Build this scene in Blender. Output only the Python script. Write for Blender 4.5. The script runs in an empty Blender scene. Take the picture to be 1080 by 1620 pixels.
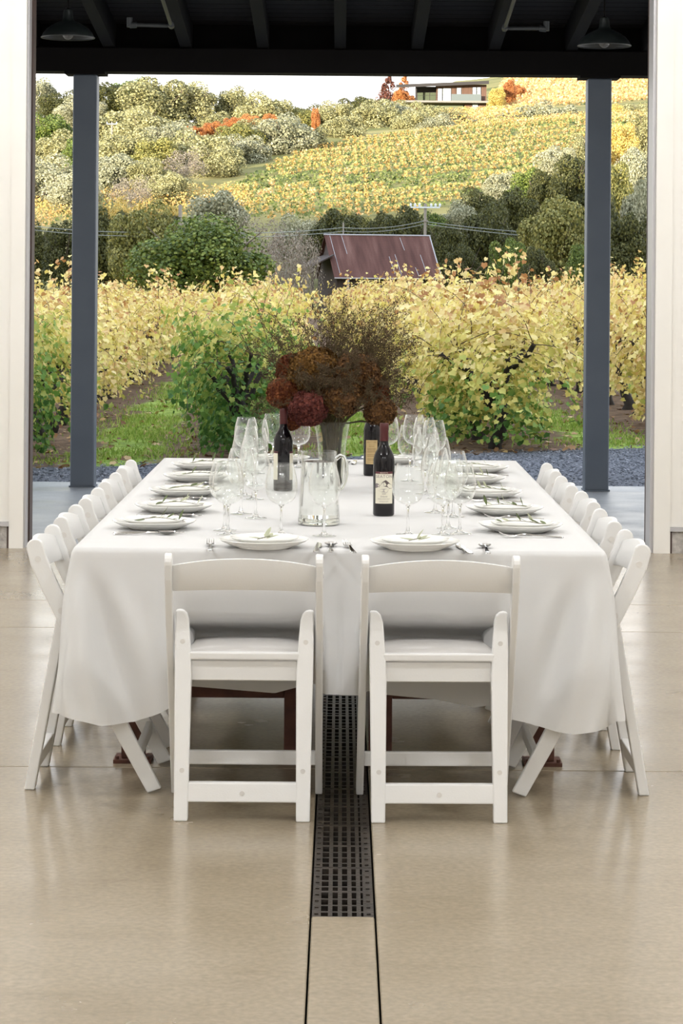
import bpy, bmesh, math, random
import numpy as np
from mathutils import Vector, Matrix

random.seed(7)
RNG = np.random.default_rng(11)
SC = bpy.context.scene
COL = SC.collection
PI = math.pi
F = 3800.0          # focal length in pixels of the 1080 x 1620 frame
EYE = 1.585         # height of the eye above the floor
HZ = 447.0          # row of the horizon
ROLL = 0.0079

def P(px, py, d):
    """point at depth d seen at a pixel of the photograph"""
    u = (px - 540.0) / F; v = (HZ - py) / F
    return Vector((d * (u - ROLL * v), d, EYE + d * (v + ROLL * u)))

def PG(px, py, z=0.0):
    """point on the level plane z seen at a pixel"""
    u = (px - 540.0) / F; v = (HZ - py) / F
    return P(px, py, (z - EYE) / (v + ROLL * u))

ORD = ['first', 'second', 'third', 'fourth', 'fifth', 'sixth', 'seventh', 'eighth', 'ninth', 'tenth', 'eleventh', 'twelfth',
       'thirteenth', 'fourteenth', 'fifteenth', 'sixteenth', 'seventeenth', 'eighteenth', 'nineteenth', 'twentieth',
       'twenty-first', 'twenty-second', 'twenty-third', 'twenty-fourth', 'twenty-fifth', 'twenty-sixth', 'twenty-seventh',
       'twenty-eighth', 'twenty-ninth', 'thirtieth', 'thirty-first', 'thirty-second', 'thirty-third', 'thirty-fourth',
       'thirty-fifth', 'thirty-sixth', 'thirty-seventh', 'thirty-eighth', 'thirty-ninth', 'fortieth'] 

# ------------------------------------------------------------------ objects
def tag(o, label=None, cat=None, group=None, kind=None):
    if label: o['label'] = label
    if cat: o['category'] = cat
    if group: o['group'] = group
    if kind: o['kind'] = kind
    return o

def empty(name, loc=(0, 0, 0), rz=0.0, label=None, cat=None, group=None):
    o = bpy.data.objects.new(name, None); COL.objects.link(o)
    o.location = loc; o.rotation_euler = (0, 0, rz); o.empty_display_size = 0.05
    return tag(o, label, cat, group)

KIDS = {}
def copy_tree(o, parent=None):
    c = o.copy(); COL.objects.link(c)
    if parent is not None:
        c.parent = parent; KIDS.setdefault(parent.as_pointer(), []).append(c)
    for ch in KIDS.get(o.as_pointer(), []):
        copy_tree(ch, c)
    return c

class MB:
    def __init__(s): s.v = []; s.f = []; s.m = []; s.mi = 0
    def add(s, vs, fs, M=None):
        b = len(s.v)
        for p in vs:
            p = Vector(p)
            s.v.append(tuple(M @ p if M is not None else p))
        for f in fs:
            s.f.append(tuple(b + i for i in f)); s.m.append(s.mi)
        return s
    def box(s, c, d, M=None):
        x, y, z = c; a, b, e = d[0] / 2, d[1] / 2, d[2] / 2
        vs = [(x + i * a, y + j * b, z + k * e) for i in (-1, 1) for j in (-1, 1) for k in (-1, 1)]
        return s.add(vs, [(0, 1, 3, 2), (4, 6, 7, 5), (0, 4, 5, 1), (2, 3, 7, 6), (0, 2, 6, 4), (1, 5, 7, 3)], M)
    def bx(s, x0, x1, y0, y1, z0, z1, M=None):
        return s.box(((x0 + x1) / 2, (y0 + y1) / 2, (z0 + z1) / 2), (x1 - x0, y1 - y0, z1 - z0), M)
    def prism(s, poly, h0, h1, fn):
        """polygon extruded from h0 to h1; fn(a, b, h) -> xyz"""
        n = len(poly)
        vs = [fn(a, b, h0) for a, b in poly] + [fn(a, b, h1) for a, b in poly]
        fs = [tuple(range(n))[::-1], tuple(range(n, 2 * n))] + [(i, (i + 1) % n, n + (i + 1) % n, n + i) for i in range(n)]
        return s.add(vs, fs)
    def lathe(s, prof, n=24, M=None, cap=True):
        vs = []; fs = []
        for r, z in prof:
            for i in range(n):
                a = 2 * PI * i / n
                vs.append((r * math.cos(a), r * math.sin(a), z))
        for k in range(len(prof) - 1):
            for i in range(n):
                j = (i + 1) % n
                fs.append((k * n + i, k * n + j, (k + 1) * n + j, (k + 1) * n + i))
        if cap:
            if prof[0][0] > 1e-5: fs.append(tuple(range(n))[::-1])
            if prof[-1][0] > 1e-5: fs.append(tuple((len(prof) - 1) * n + i for i in range(n)))
        return s.add(vs, fs, M)
    def tube(s, path, rad, n=8, M=None):
        path = [Vector(p) for p in path]
        if not hasattr(rad, '__len__'): rad = [rad] * len(path)
        vs = []; fs = []
        up = None
        for k, p in enumerate(path):
            t = (path[min(k + 1, len(path) - 1)] - path[max(k - 1, 0)])
            t = t.normalized() if t.length > 1e-9 else Vector((0, 0, 1))
            if up is None:
                up = Vector((0, 0, 1)) if abs(t.z) < 0.9 else Vector((1, 0, 0))
            a = t.cross(up)
            if a.length < 1e-6: a = t.cross(Vector((0.3, 1, 0.2)))
            a.normalize(); b = a.cross(t).normalized(); up = b
            for i in range(n):
                th = 2 * PI * i / n
                vs.append(p + (a * math.cos(th) + b * math.sin(th)) * rad[k])
        for k in range(len(path) - 1):
            for i in range(n):
                j = (i + 1) % n
                fs.append((k * n + i, k * n + j, (k + 1) * n + j, (k + 1) * n + i))
        fs.append(tuple(range(n))[::-1]); fs.append(tuple((len(path) - 1) * n + i for i in range(n)))
        return s.add(vs, fs, M)
    def ball(s, c, r, nu=8, nv=6, sq=(1, 1, 1)):
        vs = [(c[0], c[1], c[2] - r * sq[2])]; fs = []
        for k in range(1, nv):
            ph = -PI / 2 + PI * k / nv
            for i in range(nu):
                a = 2 * PI * i / nu
                vs.append((c[0] + r * sq[0] * math.cos(ph) * math.cos(a), c[1] + r * sq[1] * math.cos(ph) * math.sin(a), c[2] + r * sq[2] * math.sin(ph)))
        vs.append((c[0], c[1], c[2] + r * sq[2]))
        for i in range(nu):
            fs.append((0, 1 + (i + 1) % nu, 1 + i))
            fs.append((len(vs) - 1, 1 + (nv - 2) * nu + i, 1 + (nv - 2) * nu + (i + 1) % nu))
        for k in range(nv - 2):
            for i in range(nu):
                j = (i + 1) % nu
                fs.append((1 + k * nu + i, 1 + k * nu + j, 1 + (k + 1) * nu + j, 1 + (k + 1) * nu + i))
        return s.add(vs, fs)
    def build(s, name, mats, parent=None, smooth=None, bevel=0.0, seg=2, weld=False):
        me = bpy.data.meshes.new(name)
        me.from_pydata(s.v, [], s.f)
        if not isinstance(mats, (list, tuple)): mats = [mats]
        for m in mats: me.materials.append(m)
        if len(mats) > 1: me.polygons.foreach_set('material_index', s.m)
        if bevel or weld or smooth is not None:
            bm = bmesh.new(); bm.from_mesh(me)
            if weld: bmesh.ops.remove_doubles(bm, verts=bm.verts, dist=1e-5)
            bmesh.ops.recalc_face_normals(bm, faces=bm.faces)
            if bevel:
                es = [e for e in bm.edges if len(e.link_faces) == 2 and e.calc_face_angle(0) > 0.6]
                bmesh.ops.bevel(bm, geom=es, offset=bevel, segments=seg, profile=0.5, affect='EDGES', clamp_overlap=True)
            if smooth is not None:
                for f in bm.faces: f.smooth = True
                for e in bm.edges:
                    e.smooth = not (len(e.link_faces) == 2 and e.calc_face_angle(0) > smooth)
            bm.to_mesh(me); bm.free()
        o = bpy.data.objects.new(name, me); COL.objects.link(o)
        if parent is not None:
            o.parent = parent; KIDS.setdefault(parent.as_pointer(), []).append(o)
        return o

def raw_mesh(name, V, Fs, mats, parent=None, mi=None, smooth=False):
    me = bpy.data.meshes.new(name)
    V = np.asarray(V, dtype=np.float32)
    if isinstance(Fs, np.ndarray):
        n, k = Fs.shape
        me.vertices.add(len(V)); me.vertices.foreach_set('co', V.ravel())
        me.loops.add(n * k); me.loops.foreach_set('vertex_index', Fs.astype(np.int32).ravel())
        me.polygons.add(n); me.polygons.foreach_set('loop_start', np.arange(0, n * k, k, dtype=np.int32))
        me.update(calc_edges=True)
    else:
        me.from_pydata([tuple(map(float, p)) for p in V], [], Fs)
    if not isinstance(mats, (list, tuple)): mats = [mats]
    for m in mats: me.materials.append(m)
    if mi is not None: me.polygons.foreach_set('material_index', np.asarray(mi, dtype=np.int32))
    if smooth: me.polygons.foreach_set('use_smooth', np.ones(len(me.polygons), dtype=bool))
    me.update()
    o = bpy.data.objects.new(name, me); COL.objects.link(o)
    if parent is not None:
        o.parent = parent; KIDS.setdefault(parent.as_pointer(), []).append(o)
    return o

# ------------------------------------------------------------------ materials
def newmat(name):
    m = bpy.data.materials.new(name); m.use_nodes = True
    nt = m.node_tree; nt.nodes.clear()
    out = nt.nodes.new('ShaderNodeOutputMaterial')
    return m, nt, nt.nodes, nt.links, out

def ramp(nd, stops):
    r = nd.new('ShaderNodeValToRGB'); e = r.color_ramp.elements
    while len(e) < len(stops): e.new(0.5)
    for k, (p, c) in enumerate(stops):
        e[k].position = p; e[k].color = (c[0], c[1], c[2], 1)
    return r

def pmat(name, col, rough=0.5, metal=0.0, col2=None, scale=8.0, bump=0.0, bscale=None, spec=0.5, stretch=(1, 1, 1), detail=5, r2=None, coat=0.0):
    m, nt, nd, lk, out = newmat(name)
    b = nd.new('ShaderNodeBsdfPrincipled'); lk.new(b.outputs[0], out.inputs[0])
    b.inputs['Base Color'].default_value = (*col, 1); b.inputs['Roughness'].default_value = rough
    b.inputs['Metallic'].default_value = metal; b.inputs['Specular IOR Level'].default_value = spec
    b.inputs['Coat Weight'].default_value = coat
    if col2 is not None or bump or r2 is not None:
        tc = nd.new('ShaderNodeTexCoord'); mp = nd.new('ShaderNodeMapping'); mp.inputs['Scale'].default_value = stretch
        lk.new(tc.outputs['Object'], mp.inputs[0])
        nz = nd.new('ShaderNodeTexNoise'); nz.inputs['Scale'].default_value = scale; nz.inputs['Detail'].default_value = detail
        lk.new(mp.outputs[0], nz.inputs['Vector'])
        if col2 is not None:
            r = ramp(nd, [(0.32, col), (0.68, col2)]); lk.new(nz.outputs['Fac'], r.inputs[0]); lk.new(r.outputs[0], b.inputs['Base Color'])
        if r2 is not None:
            mr = nd.new('ShaderNodeMapRange'); mr.inputs[1].default_value = 0.3; mr.inputs[2].default_value = 0.7
            mr.inputs[3].default_value = rough; mr.inputs[4].default_value = r2
            lk.new(nz.outputs['Fac'], mr.inputs[0]); lk.new(mr.outputs[0], b.inputs['Roughness'])
        if bump:
            n2 = nd.new('ShaderNodeTexNoise'); n2.inputs['Scale'].default_value = bscale or scale; n2.inputs['Detail'].default_value = 6
            lk.new(mp.outputs[0], n2.inputs['Vector'])
            bp = nd.new('ShaderNodeBump'); bp.inputs['Strength'].default_value = bump; bp.inputs['Distance'].default_value = 0.01
            lk.new(n2.outputs['Fac'], bp.inputs['Height']); lk.new(bp.outputs[0], b.inputs['Normal'])
    return m

def leafmat(name, stops, zk=0.0, z0=0.0, spread=1.0, bias=0.0, trans=0.35, objvar=0.12, rough=0.55):
    """every leaf (mesh island) takes its own colour; zk lets the older, higher leaves turn first"""
    m, nt, nd, lk, out = newmat(name)
    g = nd.new('ShaderNodeNewGeometry')
    ma = nd.new('ShaderNodeMath'); ma.operation = 'MULTIPLY_ADD'; ma.inputs[1].default_value = spread; ma.inputs[2].default_value = bias
    lk.new(g.outputs['Random Per Island'], ma.inputs[0])
    fac = ma.outputs[0]
    if zk:
        tc = nd.new('ShaderNodeTexCoord'); sx = nd.new('ShaderNodeSeparateXYZ'); lk.new(tc.outputs['Object'], sx.inputs[0])
        m2 = nd.new('ShaderNodeMath'); m2.operation = 'MULTIPLY_ADD'; m2.inputs[1].default_value = zk; m2.inputs[2].default_value = -zk * z0
        lk.new(sx.outputs['Z'], m2.inputs[0])
        m3 = nd.new('ShaderNodeMath'); m3.operation = 'ADD'; lk.new(fac, m3.inputs[0]); lk.new(m2.outputs[0], m3.inputs[1]); fac = m3.outputs[0]
    oi = nd.new('ShaderNodeObjectInfo')
    m4 = nd.new('ShaderNodeMath'); m4.operation = 'MULTIPLY_ADD'; m4.inputs[1].default_value = objvar * 2; m4.inputs[2].default_value = -objvar
    lk.new(oi.outputs['Random'], m4.inputs[0])
    m5 = nd.new('ShaderNodeMath'); m5.operation = 'ADD'; m5.use_clamp = True; lk.new(fac, m5.inputs[0]); lk.new(m4.outputs[0], m5.inputs[1])
    r = ramp(nd, stops); lk.new(m5.outputs[0], r.inputs[0])
    b = nd.new('ShaderNodeBsdfPrincipled'); b.inputs['Roughness'].default_value = rough; b.inputs['Specular IOR Level'].default_value = 0.3
    lk.new(r.outputs[0], b.inputs['Base Color'])
    t = nd.new('ShaderNodeBsdfTranslucent'); lk.new(r.outputs[0], t.inputs[0])
    mx = nd.new('ShaderNodeMixShader'); mx.inputs[0].default_value = trans
    lk.new(b.outputs[0], mx.inputs[1]); lk.new(t.outputs[0], mx.inputs[2]); lk.new(mx.outputs[0], out.inputs[0])
    return m

def thinglass(name, tint=(0.985, 0.99, 0.985), ior=1.5, boost=1.0):
    """a thin blown wall: the light goes straight through, the surface reflects by Fresnel"""
    m, nt, nd, lk, out = newmat(name)
    t = nd.new('ShaderNodeBsdfTransparent'); t.inputs[0].default_value = (*tint, 1)
    g = nd.new('ShaderNodeBsdfGlossy'); g.inputs['Roughness'].default_value = 0.02; g.inputs[0].default_value = (1, 1, 1, 1)
    fr = nd.new('ShaderNodeLayerWeight'); fr.inputs[0].default_value = 0.5
    pw = nd.new('ShaderNodeMath'); pw.operation = 'POWER'; pw.inputs[1].default_value = 3.0; lk.new(fr.outputs['Facing'], pw.inputs[0])
    mm = nd.new('ShaderNodeMath'); mm.operation = 'MULTIPLY_ADD'; mm.use_clamp = True; mm.inputs[1].default_value = 0.75 * boost; mm.inputs[2].default_value = 0.04 * boost
    lk.new(pw.outputs[0], mm.inputs[0])
    mx = nd.new('ShaderNodeMixShader'); lk.new(mm.outputs[0], mx.inputs[0]); lk.new(t.outputs[0], mx.inputs[1]); lk.new(g.outputs[0], mx.inputs[2])
    lk.new(mx.outputs[0], out.inputs[0])
    return m

def solidglass(name, col=(1, 1, 1), ior=1.45, rough=0.0):
    m, nt, nd, lk, out = newmat(name)
    g = nd.new('ShaderNodeBsdfGlass'); g.inputs[0].default_value = (*col, 1); g.inputs['IOR'].default_value = ior; g.inputs['Roughness'].default_value = rough
    lk.new(g.outputs[0], out.inputs[0])
    return m

def emit(name, col, s):
    m, nt, nd, lk, out = newmat(name)
    e = nd.new('ShaderNodeEmission'); e.inputs[0].default_value = (*col, 1); e.inputs[1].default_value = s
    lk.new(e.outputs[0], out.inputs[0]); return m

def floormat(name, c1, c2, c3, r1, r2, joints=()):
    m, nt, nd, lk, out = newmat(name)
    tc = nd.new('ShaderNodeTexCoord')
    n1 = nd.new('ShaderNodeTexNoise'); n1.inputs['Scale'].default_value = 1.1; n1.inputs['Detail'].default_value = 8; n1.inputs['Roughness'].default_value = 0.62
    mp = nd.new('ShaderNodeMapping'); mp.inputs['Scale'].default_value = (1, 1.1, 1); lk.new(tc.outputs['Object'], mp.inputs[0]); lk.new(mp.outputs[0], n1.inputs['Vector'])
    r = ramp(nd, [(0.3, c1), (0.52, c2), (0.75, c3)]); lk.new(n1.outputs['Fac'], r.inputs[0])
    n2 = nd.new('ShaderNodeTexNoise'); n2.inputs['Scale'].default_value = 55; n2.inputs['Detail'].default_value = 4; lk.new(tc.outputs['Object'], n2.inputs['Vector'])
    r2_ = ramp(nd, [(0.3, (0.86, 0.86, 0.86)), (0.7, (1.06, 1.06, 1.06))]); lk.new(n2.outputs['Fac'], r2_.inputs[0])
    mul = nd.new('ShaderNodeMix'); mul.data_type = 'RGBA'; mul.blend_type = 'MULTIPLY'; mul.inputs[0].default_value = 1
    lk.new(r.outputs[0], mul.inputs[6]); lk.new(r2_.outputs[0], mul.inputs[7])
    # soft dark scuffs, drawn out sideways
    n5 = nd.new('ShaderNodeTexNoise'); n5.inputs['Scale'].default_value = 3.0; n5.inputs['Detail'].default_value = 9; n5.inputs['Roughness'].default_value = 0.7
    mp5 = nd.new('ShaderNodeMapping'); mp5.inputs['Scale'].default_value = (0.7, 2.2, 1); lk.new(tc.outputs['Object'], mp5.inputs[0]); lk.new(mp5.outputs[0], n5.inputs['Vector'])
    r5 = ramp(nd, [(0.30, (0.80, 0.78, 0.76)), (0.46, (1, 1, 1))]); lk.new(n5.outputs['Fac'], r5.inputs[0])
    m5_ = nd.new('ShaderNodeMix'); m5_.data_type = 'RGBA'; m5_.blend_type = 'MULTIPLY'; m5_.inputs[0].default_value = 0.55
    lk.new(mul.outputs[2], m5_.inputs[6]); lk.new(r5.outputs[0], m5_.inputs[7]); mul = m5_
    # small dark stains
    v = nd.new('ShaderNodeTexVoronoi'); v.inputs['Scale'].default_value = 3.1; lk.new(tc.outputs['Object'], v.inputs['Vector'])
    rs = ramp(nd, [(0.0, (0.55, 0.55, 0.55)), (0.015, (1, 1, 1))]); lk.new(v.outputs['Distance'], rs.inputs[0])
    mu2 = nd.new('ShaderNodeMix'); mu2.data_type = 'RGBA'; mu2.blend_type = 'MULTIPLY'; mu2.inputs[0].default_value = 0.8
    lk.new(mul.outputs[2], mu2.inputs[6]); lk.new(rs.outputs[0], mu2.inputs[7])
    b = nd.new('ShaderNodeBsdfPrincipled'); lk.new(mu2.outputs[2], b.inputs['Base Color']); b.inputs['Specular IOR Level'].default_value = 0.5
    n3 = nd.new('ShaderNodeTexNoise'); n3.inputs['Scale'].default_value = 2.6; n3.inputs['Detail'].default_value = 6
    mp3 = nd.new('ShaderNodeMapping'); mp3.inputs['Scale'].default_value = (1, 1, 1); lk.new(tc.outputs['Object'], mp3.inputs[0]); lk.new(mp3.outputs[0], n3.inputs['Vector'])
    mr = nd.new('ShaderNodeMapRange'); mr.inputs[1].default_value = 0.3; mr.inputs[2].default_value = 0.7; mr.inputs[3].default_value = r1; mr.inputs[4].default_value = r2
    lk.new(n3.outputs['Fac'], mr.inputs[0]); lk.new(mr.outputs[0], b.inputs['Roughness'])
    bp = nd.new('ShaderNodeBump'); bp.inputs['Strength'].default_value = 0.02; bp.inputs['Distance'].default_value = 0.004
    lk.new(n3.outputs['Fac'], bp.inputs['Height']); lk.new(b.outputs[0], out.inputs[0])
    return m

M = {}
M['floor'] = floormat('polished_concrete', (0.272, 0.220, 0.148), (0.318, 0.262, 0.182), (0.358, 0.302, 0.222), 0.20, 0.28)
M['slab'] = floormat('outdoor_concrete', (0.23, 0.23, 0.23), (0.30, 0.30, 0.295), (0.37, 0.37, 0.36), 0.3, 0.5)
M['joint'] = pmat('joint_dark', (0.05, 0.04, 0.03), 0.9)
M['joint_pale'] = pmat('joint_saw_cut', (0.20, 0.16, 0.12), 0.9)
M['iron'] = pmat('cast_iron', (0.022, 0.018, 0.015), 0.40, 0.4, col2=(0.048, 0.036, 0.027), scale=14, bump=0.3, bscale=90)
M['void'] = pmat('trench_dark', (0.012, 0.011, 0.010), 0.9)
M['wall'] = pmat('white_siding', (0.80, 0.775, 0.72), 0.6, col2=(0.83, 0.805, 0.755), scale=3)
M['wall_in'] = pmat('inner_wall', (0.80, 0.79, 0.77), 0.8)
M['ceil_in'] = pmat('inner_ceiling', (0.75, 0.74, 0.72), 0.8)
M['conc'] = pmat('rough_concrete', (0.30, 0.28, 0.26), 0.85, col2=(0.50, 0.47, 0.43), scale=30, bump=0.6, bscale=60)
M['steel'] = pmat('painted_steel', (0.095, 0.115, 0.145), 0.5, 0.15, col2=(0.11, 0.13, 0.16), scale=4, bump=0.05, bscale=120)
M['jamb'] = pmat('galvanised_jamb', (0.50, 0.49, 0.50), 0.45, 0.35)
M['jamb_brown'] = pmat('rust_brown_frame', (0.06, 0.035, 0.028), 0.6)
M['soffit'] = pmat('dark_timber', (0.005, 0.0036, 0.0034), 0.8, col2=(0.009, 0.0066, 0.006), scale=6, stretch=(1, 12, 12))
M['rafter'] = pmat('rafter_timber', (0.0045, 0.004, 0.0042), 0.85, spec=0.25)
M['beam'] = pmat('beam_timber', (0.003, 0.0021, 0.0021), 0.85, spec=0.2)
M['galv'] = pmat('galvanised_pipe', (0.055, 0.06, 0.065), 0.45, 0.3)
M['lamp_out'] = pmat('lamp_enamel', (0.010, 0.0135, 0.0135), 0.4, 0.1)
M['lamp_in'] = pmat('lamp_inner_enamel', (0.04, 0.042, 0.042), 0.5)
M['bulb'] = pmat('frosted_bulb', (0.16, 0.155, 0.15), 0.35)
M['resin'] = pmat('white_resin', (0.79, 0.785, 0.77), 0.36, col2=(0.81, 0.805, 0.79), scale=5, bump=0.04, bscale=200)
M['vinyl'] = pmat('white_vinyl_pad', (0.66, 0.64, 0.62), 0.5, bump=0.08, bscale=150)
M['cap'] = pmat('resin_cap', (0.74, 0.72, 0.69), 0.4)
M['rust'] = pmat('rusted_steel', (0.085, 0.033, 0.022), 0.65, 0.2, col2=(0.13, 0.05, 0.032), scale=20, bump=0.2, bscale=80)
M['tabletop'] = pmat('table_planks', (0.25, 0.16, 0.09), 0.6)
M['china'] = pmat('white_china', (0.83, 0.82, 0.78), 0.18, spec=0.6)
M['silver'] = pmat('polished_steel', (0.62, 0.61, 0.60), 0.12, 1.0)
M['olive_leaf'] = leafmat('olive_leaf', [(0, (0.06, 0.085, 0.03)), (0.5, (0.10, 0.13, 0.05)), (1, (0.20, 0.23, 0.13))], trans=0.15)
M['olive_pale'] = leafmat('olive_leaf_underside', [(0, (0.33, 0.36, 0.22)), (1, (0.55, 0.56, 0.42))], trans=0.2)
M['olive_stem'] = pmat('olive_stem', (0.16, 0.15, 0.10), 0.7)
M['bowl'] = thinglass('blown_glass', boost=1.25)
M['stem'] = solidglass('stem_glass', (1, 1, 1), 1.45)
M['pitcher'] = thinglass('pitcher_glass', (0.98, 0.985, 0.98), boost=1.3)
M['vase'] = thinglass('vase_glass', (0.95, 0.96, 0.94), boost=0.6)
M['pbase'] = solidglass('thick_glass', (0.955, 0.965, 0.95), 1.5)
M['water'] = solidglass('water', (0.985, 0.988, 0.985), 1.33)
M['bottle'] = pmat('dark_wine_glass', (0.004, 0.003, 0.004), 0.07, spec=0.35)
M['capsule'] = pmat('burgundy_capsule', (0.065, 0.008, 0.008), 0.35, 0.2)
M['label_cream'] = pmat('cream_paper', (0.72, 0.68, 0.55), 0.7)
M['label_tan'] = pmat('tan_paper', (0.50, 0.36, 0.17), 0.7)
M['label_red'] = pmat('maroon_band', (0.10, 0.022, 0.028), 0.6)
M['ink'] = pmat('label_ink', (0.10, 0.075, 0.07), 0.7)
M['ink_grey'] = pmat('label_grey_ink', (0.20, 0.165, 0.17), 0.7)
M['ink_pale'] = pmat('label_pale_ink', (0.42, 0.38, 0.34), 0.7)
M['ink_tan'] = pmat('label_brown_ink', (0.20, 0.125, 0.05), 0.7)
M['bark'] = pmat('bark', (0.10, 0.075, 0.055), 0.9, col2=(0.17, 0.13, 0.10), scale=6, bump=0.5)
M['bark_grey'] = pmat('grey_bark', (0.26, 0.23, 0.19), 0.9)
M['vinewood'] = pmat('old_vine_wood', (0.018, 0.014, 0.012), 0.9, col2=(0.035, 0.026, 0.02), scale=20, bump=0.8)
M['cane'] = pmat('vine_cane', (0.10, 0.06, 0.035), 0.8)

VINE = [(0.0, (0.065, 0.155, 0.030)), (0.20, (0.19, 0.33, 0.06)), (0.40, (0.58, 0.53, 0.13)), (0.58, (0.80, 0.65, 0.19)), (0.80, (0.84, 0.70, 0.33)), (0.95, (0.66, 0.42, 0.16)), (1.0, (0.40, 0.19, 0.07))]
M['vine_green'] = leafmat('vine_leaf_green', VINE, zk=0.24, z0=1.1, spread=0.42, bias=0.03, objvar=0.05)
M['vine_mixed'] = leafmat('vine_leaf_turning', VINE, zk=0.42, z0=1.05, spread=0.50, bias=0.20, objvar=0.08, trans=0.28)
M['vine_yellow'] = leafmat('vine_leaf_yellow', VINE, zk=0.10, z0=0.9, spread=0.54, bias=0.40, objvar=0.08, trans=0.27)
M['hill_vine'] = leafmat('hill_vine_leaf', [(0, (0.20, 0.22, 0.05)), (0.25, (0.50, 0.345, 0.11)), (0.7, (0.70, 0.485, 0.19)), (1, (0.54, 0.29, 0.09))], trans=0.3, objvar=0)
M['hill_green'] = leafmat('hill_cover_crop', [(0, (0.07, 0.10, 0.03)), (0.5, (0.16, 0.20, 0.06)), (1, (0.30, 0.30, 0.10))], trans=0.3, objvar=0)
M['hill_orange'] = leafmat('hill_vine_leaf_orange', [(0, (0.52, 0.27, 0.10)), (0.5, (0.74, 0.46, 0.20)), (1, (0.82, 0.64, 0.34))], trans=0.3, objvar=0)
TL = {
 'oak':   [(0, (0.12, 0.12, 0.05)), (0.5, (0.32, 0.30, 0.135)), (1, (0.58, 0.52, 0.27))],
 'grey':  [(0, (0.17, 0.175, 0.10)), (0.5, (0.35, 0.34, 0.21)), (1, (0.56, 0.52, 0.35))],
 'dark':  [(0, (0.042, 0.046, 0.014)), (0.5, (0.085, 0.088, 0.025)), (1, (0.16, 0.148, 0.042))],
 'green': [(0, (0.06, 0.09, 0.02)), (0.5, (0.13, 0.18, 0.035)), (1, (0.26, 0.29, 0.06))],
 'lime':  [(0, (0.11, 0.115, 0.03)), (0.5, (0.23, 0.22, 0.06)), (1, (0.44, 0.38, 0.12))],
 'yellow':[(0, (0.34, 0.27, 0.07)), (0.5, (0.66, 0.48, 0.13)), (1, (0.85, 0.66, 0.25))],
 'rust':  [(0, (0.26, 0.08, 0.03)), (0.5, (0.50, 0.19, 0.06)), (1, (0.72, 0.36, 0.12))],
 'maroon':[(0, (0.07, 0.025, 0.02)), (0.5, (0.14, 0.05, 0.035)), (1, (0.26, 0.10, 0.06))],
 'brush': [(0, (0.16, 0.12, 0.09)), (0.5, (0.27, 0.22, 0.17)), (1, (0.40, 0.34, 0.27))],
}
for k, st in TL.items(): M['t_' + k] = leafmat('foliage_' + k, st, trans=0.25, objvar=0.12)
# ------------------------------------------------------------------ tuning
RIDGE_H = 150.0
SKY = 2.6
SUN = 12.0
SUN_EL = 10.0
LAMPS = [(-3.4, 4.6, 215), (3.4, 4.6, 215), (-3.4, 8.6, 200), (3.4, 8.6, 200), (-3.0, 12.0, 125), (3.0, 12.0, 125), (-2.0, -1.6, 175), (2.0, -1.6, 175), (0, 6.5, 40), (0, 10.5, 50)]  # the pair behind the camera is added fill for chair backs and cloth
EXPO = 0.0
# ------------------------------------------------------------------ the building
GX0, GX1 = PG(490.5, 1450).x, PG(594, 1451).x
GY0, GY1 = PG(540, 1450).y, 11.6
WY0, WY1 = 14.20, 14.46                    # front wall, inner and outer face
OX0, OX1 = P(37.5, 700, WY0).x, P(1034.5, 700, WY0).x

def structure(o): return tag(o, kind='structure')

fl = MB()
cuts = [-3.0, 4.3, PG(90, 1213).y, PG(1030, 1000).y, 11.9, WY1 - 0.04]
for k in range(len(cuts) - 1):
    y0, y1 = cuts[k] + 0.003, cuts[k + 1] - 0.003
    fl.bx(-7, GX0 - 0.0015, y0, y1, -0.14, 0)
    fl.bx(GX1 + 0.0015, 7, y0, y1, -0.14, 0)
fl.bx(GX0 + 0.0035, GX1 - 0.0035, -3, GY0, -0.14, 0)
fl.bx(GX0 + 0.0035, GX1 - 0.0035, GY1, WY1 - 0.04, -0.14, 0)
structure(fl.build('floor', M['floor'], bevel=0.003, seg=1))
structure(MB().bx(-7.2, 7.2, -3.2, 19.0, -0.5, -0.145).build('floor_bed', M['void']))
sl = MB(); sl.bx(-9, 9, WY1 - 0.025, 18.95, -0.145, -0.004)
structure(sl.build('floor_porch', M['slab'], bevel=0.008, seg=1))

# trench drain: separate cast-iron grates laid end to end
def make_grate(L):
    g = MB(); W = GX1 - GX0 - 0.008; x0 = -W / 2
    g.bx(x0, x0 + 0.022, 0, L, -0.02, -0.002); g.bx(-x0 - 0.026, -x0, 0, L, -0.02, -0.002)
    xs = [x0 + 0.022, x0 + 0.0455, x0 + 0.070, x0 + 0.095, x0 + 0.118, -x0 - 0.026]
    for a in xs[1:-1]: g.bx(a - 0.0055, a + 0.0055, 0, L, -0.02, -0.002)
    n = 8
    for k in range(n + 1):
        yy = L * k / n
        w = 0.013 if k % 4 else 0.020
        g.bx(x0, -x0, max(0, yy - w / 2), min(L, yy + w / 2), -0.02, -0.0055 if k % 4 else -0.0025)
    for k in range(n):                       # raised studs on the side rails
        g.box((x0 + 0.011, L * (k + 0.5) / n, -0.001), (0.010, 0.016, 0.004))
        g.box((-x0 - 0.013, L * (k + 0.5) / n, -0.001), (0.010, 0.016, 0.004))
    return g
GL = (GY1 - GY0) / 11
gr0 = None
for k in range(11):
    o = make_grate(GL - 0.004).build('drain_grate', M['iron']) if gr0 is None else copy_tree(gr0)
    gr0 = gr0 or o
    o.location = ((GX0 + GX1) / 2, GY0 + k * GL + 0.002, 0)
    tag(o, 'black cast-iron trench drain grate, %s section of the row counted from the front' % ORD[k] if k else
        'nearest black cast-iron drain grate, at the end of the concrete strip', 'drain grate', 'drain grates in the floor trench')

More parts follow.
